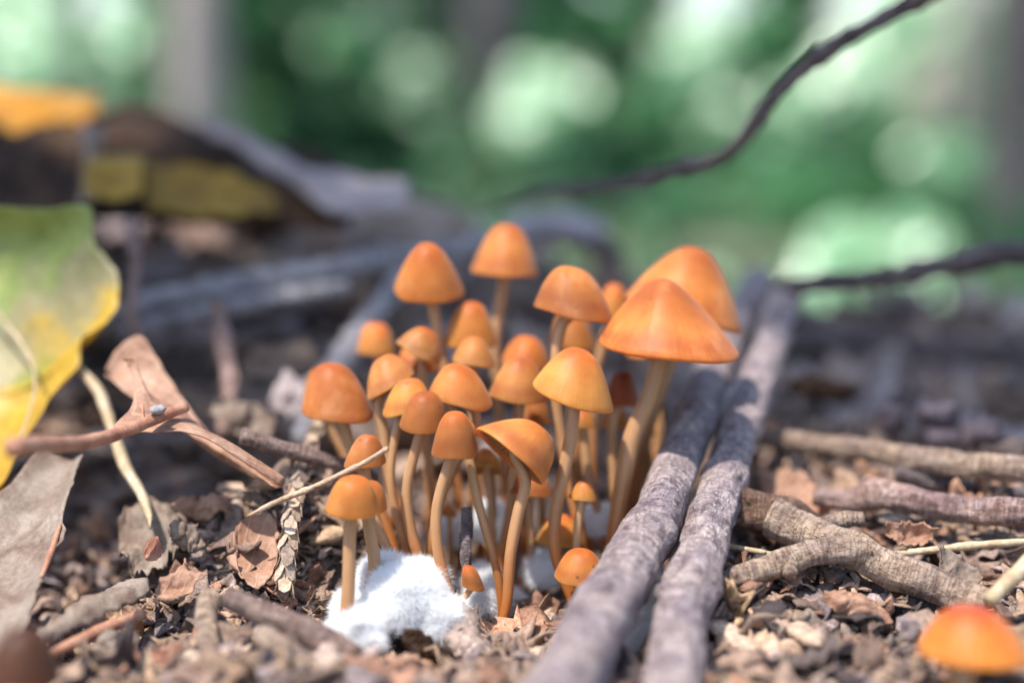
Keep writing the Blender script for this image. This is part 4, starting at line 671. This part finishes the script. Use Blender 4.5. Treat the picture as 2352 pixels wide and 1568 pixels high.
def keep(x, y, z):      # not on the mycelium, and not in the stems
    q = np.array((x, y, z)) - CAM; D = q @ AXF; px = 1176 + (q @ AXR) / (D / FOC * S); py = 784 - (q @ AXU) / (D / FOC * S)
    return not (745 < px < 1090 and 1290 < py < 1500) and not (1090 < px < 1480 and 1150 < py < 1440)
def litter_stuff(kind, n, size, area, tilt, seed, lift=0.1, name=None, pal=None):
    PL = pal or PAL
    rg = np.random.default_rng(seed); VV = []; FF = []; CC = []; k = 0
    while n:
        x, y = rg.uniform(area[0], area[1]), rg.uniform(area[2], area[3]); z = float(gz(x, y)); n -= 1
        if not keep(x, y, z): continue
        V, F = KIND[kind][rg.integers(len(KIND[kind]))]; s = size * rg.uniform(0.5, 1.5) ** 1.3; q = V * s * rg.uniform(0.8, 1.2, 3) @ rotm(rg, tilt).T + (x, y, z + lift * rg.uniform(-0.3, 1.2) * size)
        c = np.array(PL[rg.integers(len(PL))]) * rg.uniform(0.55, 1.15) * (0.6 if kind == 'humus_crumb' else 1); VV.append(q); FF.append(F + k); CC.append(np.tile(c, (len(V), 1))); k += len(V)
    o = obj(name or kind, np.vstack(VV), np.vstack(FF), M['litter'], org=np.zeros(3), col=np.vstack(CC)); return o
tag(litter_stuff('humus_crumb', 3800, 0.2, (-10, 10, -5, 6), 1.0, 101), 'fine brown humus crumbs covering the ground between the twigs', 'soil crumbs', kind='stuff')
tag(litter_stuff('leaf_fragment', 6500, 0.56, (-11, 11, -5.5, 8), 0.85, 102, 0.45), 'small crumpled leaf fragments covering the ground', 'leaf litter', kind='stuff')
tag(litter_stuff('leaf_fragment', 1500, 1.5, (-20, 20, 5, 34), 0.45, 103, 0.25, pal=[PAL[5], PAL[6], PAL[2], (0.56, 0.5, 0.5), PAL[3], (0.6, 0.52, 0.46)]), 'shaded leaf litter on the slope behind the mushrooms', 'leaf litter', kind='stuff')  # lighter greys stand in for sky light on the shaded slope
tag(litter_stuff('leaf_fragment', 2600, 0.36, (-6.8, -1.8, -2.8, 2.6), 0.9, 106, 0.4, pal=[PAL[0], PAL[2], PAL[5], PAL[7], PAL[1]]), 'pale papery leaf crumbs piled on the humus mound', 'leaf litter', kind='stuff')
tag(litter_stuff('bark_chip', 900, 0.8, (-11, 11, -5.5, 9), 0.4, 104, 0.25), 'tiny bark and wood splinters mixed into the leaf litter', 'bark litter', kind='stuff')
tag(litter_stuff('twig_bit', 420, 1.5, (-18, 18, 2, 30), 0.25, 105, 0.25), 'little twigs strewn over the shaded slope behind', 'twig litter', kind='stuff')
# the pieces that show largest are things of their own
def pieces(kind, n, size, tilt, seed, label, cat, group, region, dr, lift=0.25):
    rg = np.random.default_rng(seed); pool = [mesh(kind, smooth=kind not in ('bark_chip',), col=np.array(PAL[i % len(PAL)]) * (0.45 if kind == 'humus_crumb' else 1), F=F, V=V * size * ((1, 1, 0.7) if kind == 'humus_crumb' else 1)) for i, (V, F) in enumerate([frag(40 + k, True) for k in range(20)] if kind == 'leaf_fragment' else KIND[kind])]
    for me in pool: me.materials.append(M['litter'])
    m = 0; tries = 0; marks = [('the forked stick', 2000, 1290, -1.3), ('the right big twig', 1600, 1300, -2), ('the left big twig', 1420, 1380, -3), ('the humus mound', 540, 1250, 0), ('the weathered leaf', 60, 1300, -2), ('the white mycelium mound', 930, 1430, -1.8), ('the pinkish stick', 2150, 1160, 0.2), ('the rough tan stick', 2050, 1045, 2), ('the curled leaf', 450, 1040, 0), ('the dark ridged stick', 680, 1450, -3.3), ('the front orange-red mushroom', 2230, 1500, -5), ('the scaly twig', 665, 1220, -0.4)]
    words = ['tan', 'brown', 'pale tan', 'dull brown', 'dark', 'beige', 'greyish', 'straw-coloured', 'blackish', 'reddish']
    while m < n and tries < n * 40:
        tries += 1; x, y = rg.uniform(*region[0]), rg.uniform(*region[1]); z = float(gz(x, y))
        q = np.array((x, y, z)) - CAM; D = q @ AXF; px = 1176 + (q @ AXR) / (D / FOC * S); py = 784 - (q @ AXU) / (D / FOC * S)
        if not (-40 < px < 2390 and 950 < py < 1620) or not keep(x, y, z): continue
        pi = int(rg.integers(len(pool))); o = bpy.data.objects.new(kind, pool[pi]); COL.objects.link(o); s = rg.uniform(*dr)
        o.location = Vector(np.array((x, y, z + lift * size * s * rg.uniform(0, 0.8))) * U); o.scale = (s, s * rg.uniform(0.8, 1.2), s)
        from mathutils import Matrix
        o.rotation_euler = Matrix(rotm(rg, tilt).tolist()).to_euler(); near = min(marks, key=lambda k: np.linalg.norm(P(*k[1:]) - (x, y, z)))[0]; tag(o, label.format(words[pi % len(PAL)], near), cat, group); m += 1
R0 = ((-10, 10), (-5, 3.5))
pieces('leaf_fragment', 230, 0.95, 0.5, 201, 'crumpled {} leaf fragment in the litter by {}', 'leaf fragment', 'crumpled leaf fragments in the litter', R0, (0.6, 1.5))
pieces('bark_chip', 130, 1.3, 0.4, 202, 'splintery {} bark chip in the litter by {}', 'bark chip', 'bark chips in the litter', R0, (0.6, 1.5))
pieces('twig_bit', 60, 1.7, 0.22, 203, 'short thin {} twig in the litter by {}', 'twig', 'short thin twigs in the litter', R0, (0.6, 1.6), 0.12)
pieces('humus_crumb', 60, 0.5, 1.0, 204, 'rounded dark humus crumb with {} tinge in the litter by {}', 'soil crumb', 'humus crumbs in the litter', R0, (0.6, 1.5), 0.2)

# ------------------------------------------------------------------ trees, shrubs and ground plants behind
def blades(p, nrm, L, rg):
    n = len(p); d = unit(np.cross(nrm, rg.normal(size=(n, 3)))); s = np.cross(nrm, d); L = np.asarray(L)[:, None]; W = L * 0.27; up = nrm * L
    V = np.stack([p - d * L / 2, p - d * L * .22 + s * W + up * .07, p + d * L * .14 + s * W * .85 + up * .05, p + d * L / 2 - up * .1, p + d * L * .14 - s * W * .85 + up * .05, p - d * L * .22 - s * W + up * .07], 1).reshape(-1, 3)
    b = np.arange(n)[:, None] * 6; return V, np.vstack([b + (0, 1, 5), b + (1, 2, 5), b + (2, 4, 5), b + (2, 3, 4)])
def leaves(cen, ext, n, size, seed, flat=0.5, up=0.35, face=None):
    """n folded leaf blades spread through ellipsoids cen (k x 3) with half axes ext"""
    rg = np.random.default_rng(seed); cen = np.atleast_2d(cen); ext = np.broadcast_to(ext, cen.shape); i = rg.integers(len(cen), size=n)
    p = cen[i] + unit(rg.normal(size=(n, 3))) * (rg.uniform(0, 1, (n, 1)) ** 0.45) * ext[i]
    nrm = unit(rg.normal(size=(n, 3)) * flat + (np.array((0, 0, up)) if face is None else face)); return blades(p, nrm, size * rg.uniform(0.6, 1.4, n), rg)
def tree(label, x, d, wpx, top, mat, crown_c, crown_r, n, lsize, seed, green='green', lean=0.0, name='sapling_tree'):
    b = P(x, 300, d); b[2] = float(gz(b[0], b[1])) - 2; r = PX(wpx, d) / 2; cc = np.array(crown_c, float)
    root = thing(name, b, label, 'tree', 'trees standing behind the ridge'); mid = b + np.array((lean * 30, 0, 60.))
    path = cr([b, mid, (mid + cc) / 2 + np.array((0, 12, 0)), cc], 40); V, F, B = tube(path, np.linspace(r * 1.1, r * 0.35, 40), 16, 0.08, 0.4, seed); mb = MB().add(V, F, None, B); rg = np.random.default_rng(seed)
    tips = []
    for q in range(9):
        s = path[int(rg.uniform(24, 39))]; t = cc + unit(rg.normal(size=3)) * np.array(crown_r) * 0.75; tips.append(t); V, F, B = tube(cr([s, (s + t) / 2 + (0, 0, 6), t], 12), np.linspace(r * 0.35, r * 0.08, 12), 7, 0.05, 1, q); mb.add(V, F, None, B)
    mb.build('trunk', mat, root); V, F = leaves(np.vstack([tips, cc[None]]), np.array(crown_r) * 0.55, n, lsize, seed); obj('crown', V, F, M[green], root, smooth=False)
sv = np.array(SUN)
# unseen tree added to shade the slope, its crown laid out along the sun
shade_c = np.array((0, 30, 0)) + sv * 150
def shade_tree():
    b = np.array((-95., 5., 0)); b[2] = float(gz(b[0], b[1])) - 2; root = thing('sapling_tree', b, 'unseen leaning sapling added to shade the slope behind the mushrooms', 'tree', 'trees standing behind the ridge')
    rg = np.random.default_rng(5); path = cr([b, b + (4, 0, 60), b + (14, -4, 110), shade_c + (0, 0, 8)], 40); V, F, B = tube(path, np.linspace(1.9, 0.6, 40), 14, 0.08, 0.6, 5); mb = MB().add(V, F, None, B)
    n = 370; g = np.c_[rg.uniform(-34, 34, n), rg.uniform(7.3, 46, n), np.zeros(n)]; g[:, 1] += 1.5 * np.sin(g[:, 0] * 0.35) + 0.6 * np.sin(g[:, 0] * 1.1); hole = np.hypot(g[:, 0] + 9.5, g[:, 1] - 17.0) > 5.2; g = g[hole]; n = len(g); t = rg.uniform(120, 165, n)  # crown shaped to the shade wanted; hole lets sun onto the orange leaf
    p = g + sv * t[:, None]
    for q in range(14):
        s = path[int(rg.uniform(25, 39))]; e = p[rg.integers(n)]; V, F, B = tube(cr([s, (s + e) / 2 + (0, 0, 5), e], 12), np.linspace(0.5, 0.12, 12), 6); mb.add(V, F, None, B)
    mb.build('trunk', M['twig_dark'], root)
    nrm = unit(sv + rg.normal(size=(n, 3)) * 0.45); d = unit(np.cross(nrm, rg.normal(size=(n, 3)))); s = np.cross(nrm, d); L = (8 * rg.uniform(0.7, 1.3, n))[:, None]; W = L * 0.3
    V = np.stack([p - d * L / 2, p - d * L * .2 + s * W, p + d * L * .15 + s * W * .9, p + d * L / 2, p + d * L * .15 - s * W * .9, p - d * L * .2 - s * W], 1).reshape(-1, 3); b_ = np.arange(n)[:, None] * 6
    obj('crown', V, np.vstack([b_ + (0, 1, 5), b_ + (1, 2, 5), b_ + (2, 4, 5), b_ + (2, 3, 4)]), M['green'], root, smooth=False)
shade_tree()
tree('slim dark sapling trunk between two bright patches of foliage', 165, 130, 44, 0, M['twig_dark'], (-90, 105, 180), (34, 34, 28), 300, 9, 10)
tree('pale pinkish tree trunk behind the leaf heap', 462, 210, 120, 0, M['trunk_pale'], (-70, 330, 260), (60, 60, 45), 900, 9, 11)
tree('broad grey-brown trunk behind the tallest mushroom', 1110, 260, 105, 0, M['trunk_grey'], (-10, 420, 270), (60, 60, 45), 900, 9, 12, lean=0.1)
tree('grey trunk at the right behind the horizontal twig', 2335, 120, 130, 0, M['trunk_grey'], (95, 230, 240), (50, 50, 40), 700, 9, 13)
tree('thin pale trunk among the bright leaves on the right', 2200, 250, 62, 0, M['trunk_pale'], (130, 380, 250), (50, 50, 40), 700, 9, 14)
tree('dark slender trunk behind the arching twig', 1020, 330, 50, 0, M['trunk_grey'], (-60, 480, 260), (50, 60, 40), 700, 9, 15)

def plant(label, x, y, d, r, n, size, green, seed, name='leafy_plant', flat=0.6, up=0.3, stems=4, cat='plant', group='plants in the blurred background'):
    """foliage centred where (x, y, d) lies, on stems from the ground"""
    c = P(x, y, d); R = PX(r * 0.8, d); n = int(n * 1.4); gr = float(gz(c[0], c[1])); root = thing(name, (c[0], c[1], gr), label, cat, group); rg = np.random.default_rng(seed); mb = MB()
    for q in range(stems):
        e = c + rg.normal(size=3) * R * 0.45; V, F, B = tube(cr([np.array((c[0] + rg.normal() * R * .15, c[1] + rg.normal() * R * .15, gr - 1)), (e + (c[0], c[1], gr)) / 2 + rg.normal(size=3) * R * .1, e], 10), np.linspace(0.35, 0.15, 10), 6); mb.add(V, F, None, B)
    mb.build('stem', M['twig_tan'], root); hv = unit(np.array(SUN) + unit(CAM - c)) if green != 'green_dark' else None   # blades aimed halfway between sun and camera so that they glint
    V, F = leaves(c, (R, R * 0.9, R * 0.95), n, size, seed, (0.24 if green == 'green_lit_tint' else 0.4) if hv is not None else flat, up, hv); V[:, 2] = np.maximum(V[:, 2], gr + 0.2); obj('foliage', V, F, M[green], root, smooth=False)
BR = 'sprig of leaves, pale and tilted to look sunlit, '
SPOTS = [(60, 90, 260, 95, 90, 9, 'green_lit_tint', BR + 'left of the slim dark sapling'), (25, 20, 290, 90, 110, 9, 'green_lit_tint', BR + 'high up left of the slim dark sapling'), (70, 175, 240, 70, 80, 8, 'green_lit_tint', BR + 'just above the bright orange leaf'), (2150, 20, 300, 90, 110, 9, 'green_lit_tint', BR + 'highest up right of the bare twig'), (1860, 250, 240, 75, 80, 8, 'green_lit_tint', BR + 'right of the bare twig\'s elbow'), (240, 130, 230, 85, 90, 8, 'green_lit_tint', BR + 'right of the slim dark sapling'), (340, 60, 300, 80, 60, 8, 'green', 'green leafy plant behind the pale pinkish trunk'),
    (1250, 265, 200, 105, 110, 7, 'green_lit_tint', BR + 'right of the broad grey-brown trunk'), (950, 205, 240, 55, 26, 7, 'green', 'small green sprig left of the broad grey-brown trunk'), (1420, 60, 260, 60, 30, 7, 'green', 'small green sprig above the bright round clump'),
    (1600, 150, 220, 95, 70, 7, 'green_lit_tint', BR + 'under the high arch of the bare twig'), (1640, 270, 260, 80, 60, 7, 'green_lit_tint', BR + 'beside the elbow of the bare twig'), (1960, 190, 220, 85, 90, 8, 'green_lit_tint', BR + 'below the bare twig\'s upper end'),
    (2080, 50, 260, 110, 100, 8, 'green_lit_tint', BR + 'above the bare twig\'s upper end'), (2160, 420, 190, 90, 60, 7, 'green_lit_tint', BR + 'below the thin pale trunk'), (2265, 400, 170, 55, 40, 6, 'green_lit_tint', BR + 'against the grey right-hand trunk'),
    (1930, 590, 62, 75, 90, 2.6, 'green_lit_tint', BR + 'above the horizontal twig, left one'), (2080, 570, 66, 80, 90, 2.6, 'green_lit_tint', BR + 'above the horizontal twig, right one'), (1890, 690, 54, 60, 60, 2.2, 'green_lit_tint', BR + 'below the horizontal twig, left one'), (2110, 725, 54, 60, 60, 2.2, 'green_lit_tint', BR + 'below the horizontal twig, right one'),
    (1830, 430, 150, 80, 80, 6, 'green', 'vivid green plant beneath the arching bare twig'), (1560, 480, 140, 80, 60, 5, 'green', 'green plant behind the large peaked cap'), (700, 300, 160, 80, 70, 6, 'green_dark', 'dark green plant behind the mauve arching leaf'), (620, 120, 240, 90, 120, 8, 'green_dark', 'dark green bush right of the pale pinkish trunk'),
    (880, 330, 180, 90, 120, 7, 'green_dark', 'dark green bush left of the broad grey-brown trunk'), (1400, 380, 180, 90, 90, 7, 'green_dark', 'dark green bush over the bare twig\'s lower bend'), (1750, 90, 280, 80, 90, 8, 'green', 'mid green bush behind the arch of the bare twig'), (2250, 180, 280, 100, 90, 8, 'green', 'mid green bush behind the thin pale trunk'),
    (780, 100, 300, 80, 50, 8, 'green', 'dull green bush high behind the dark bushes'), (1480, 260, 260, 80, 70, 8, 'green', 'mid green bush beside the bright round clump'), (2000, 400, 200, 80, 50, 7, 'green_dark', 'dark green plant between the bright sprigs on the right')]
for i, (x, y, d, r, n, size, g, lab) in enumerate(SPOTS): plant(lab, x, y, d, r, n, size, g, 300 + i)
def cover(name, n, xr, yr, hgt, size, green, seed, label, cat, patch=-0.15, gaps=()):
    rg = np.random.default_rng(seed); x = rg.uniform(*xr, n); y = yr[0] + (yr[1] - yr[0]) * rg.uniform(0, 1, n) ** 1.3; x = x * (0.35 + 0.65 * (y - yr[0]) / (yr[1] - yr[0])); m = fbm(np.c_[x * 0.03, y * 0.03, x * 0], seed, 3) > patch
    for c0, w0 in gaps: m &= ~(np.abs(x / (y + 26) - c0) < w0)
    x, y = x[m], y[m]; n = len(x); fr = 0.4 + 0.6 * sst(60, 200, y)
    c = np.c_[x, y, gz(x, y, False) + rg.uniform(0.02, 1, n) ** 1.5 * hgt * fr]; nrm = unit(rg.normal(size=(n, 3)) * 0.55 + np.array((0, 0, 0.6))); V, F = blades(c, nrm, size * fr * rg.uniform(0.6, 1.4, n), rg)
    tag(obj(name, V, F, M[green], org=np.zeros(3), smooth=False), label, cat, kind='stuff')
GAPS = [((q - 1176) * S / FOC, w * S / FOC) for q, w in ((50, 95), (245, 75), (2070, 110), (1620, 60), (1940, 60), (2240, 40))]      # openings between the far bushes
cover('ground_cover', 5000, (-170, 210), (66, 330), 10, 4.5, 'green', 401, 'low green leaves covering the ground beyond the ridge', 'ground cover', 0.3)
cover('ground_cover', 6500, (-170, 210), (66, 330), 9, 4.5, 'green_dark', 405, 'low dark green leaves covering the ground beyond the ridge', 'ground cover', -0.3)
cover('ground_cover', 1500, (-170, 210), (70, 330), 12, 5, 'green_lit_tint', 402, 'scattered pale leaves among the ground cover beyond the ridge', 'ground cover', 0.35)
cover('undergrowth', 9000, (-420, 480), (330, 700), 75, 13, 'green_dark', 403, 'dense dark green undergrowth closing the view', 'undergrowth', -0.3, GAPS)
cover('undergrowth', 2500, (-420, 480), (300, 700), 60, 12, 'green', 404, 'lighter green leaves scattered through the far undergrowth', 'undergrowth', 0.1, GAPS)
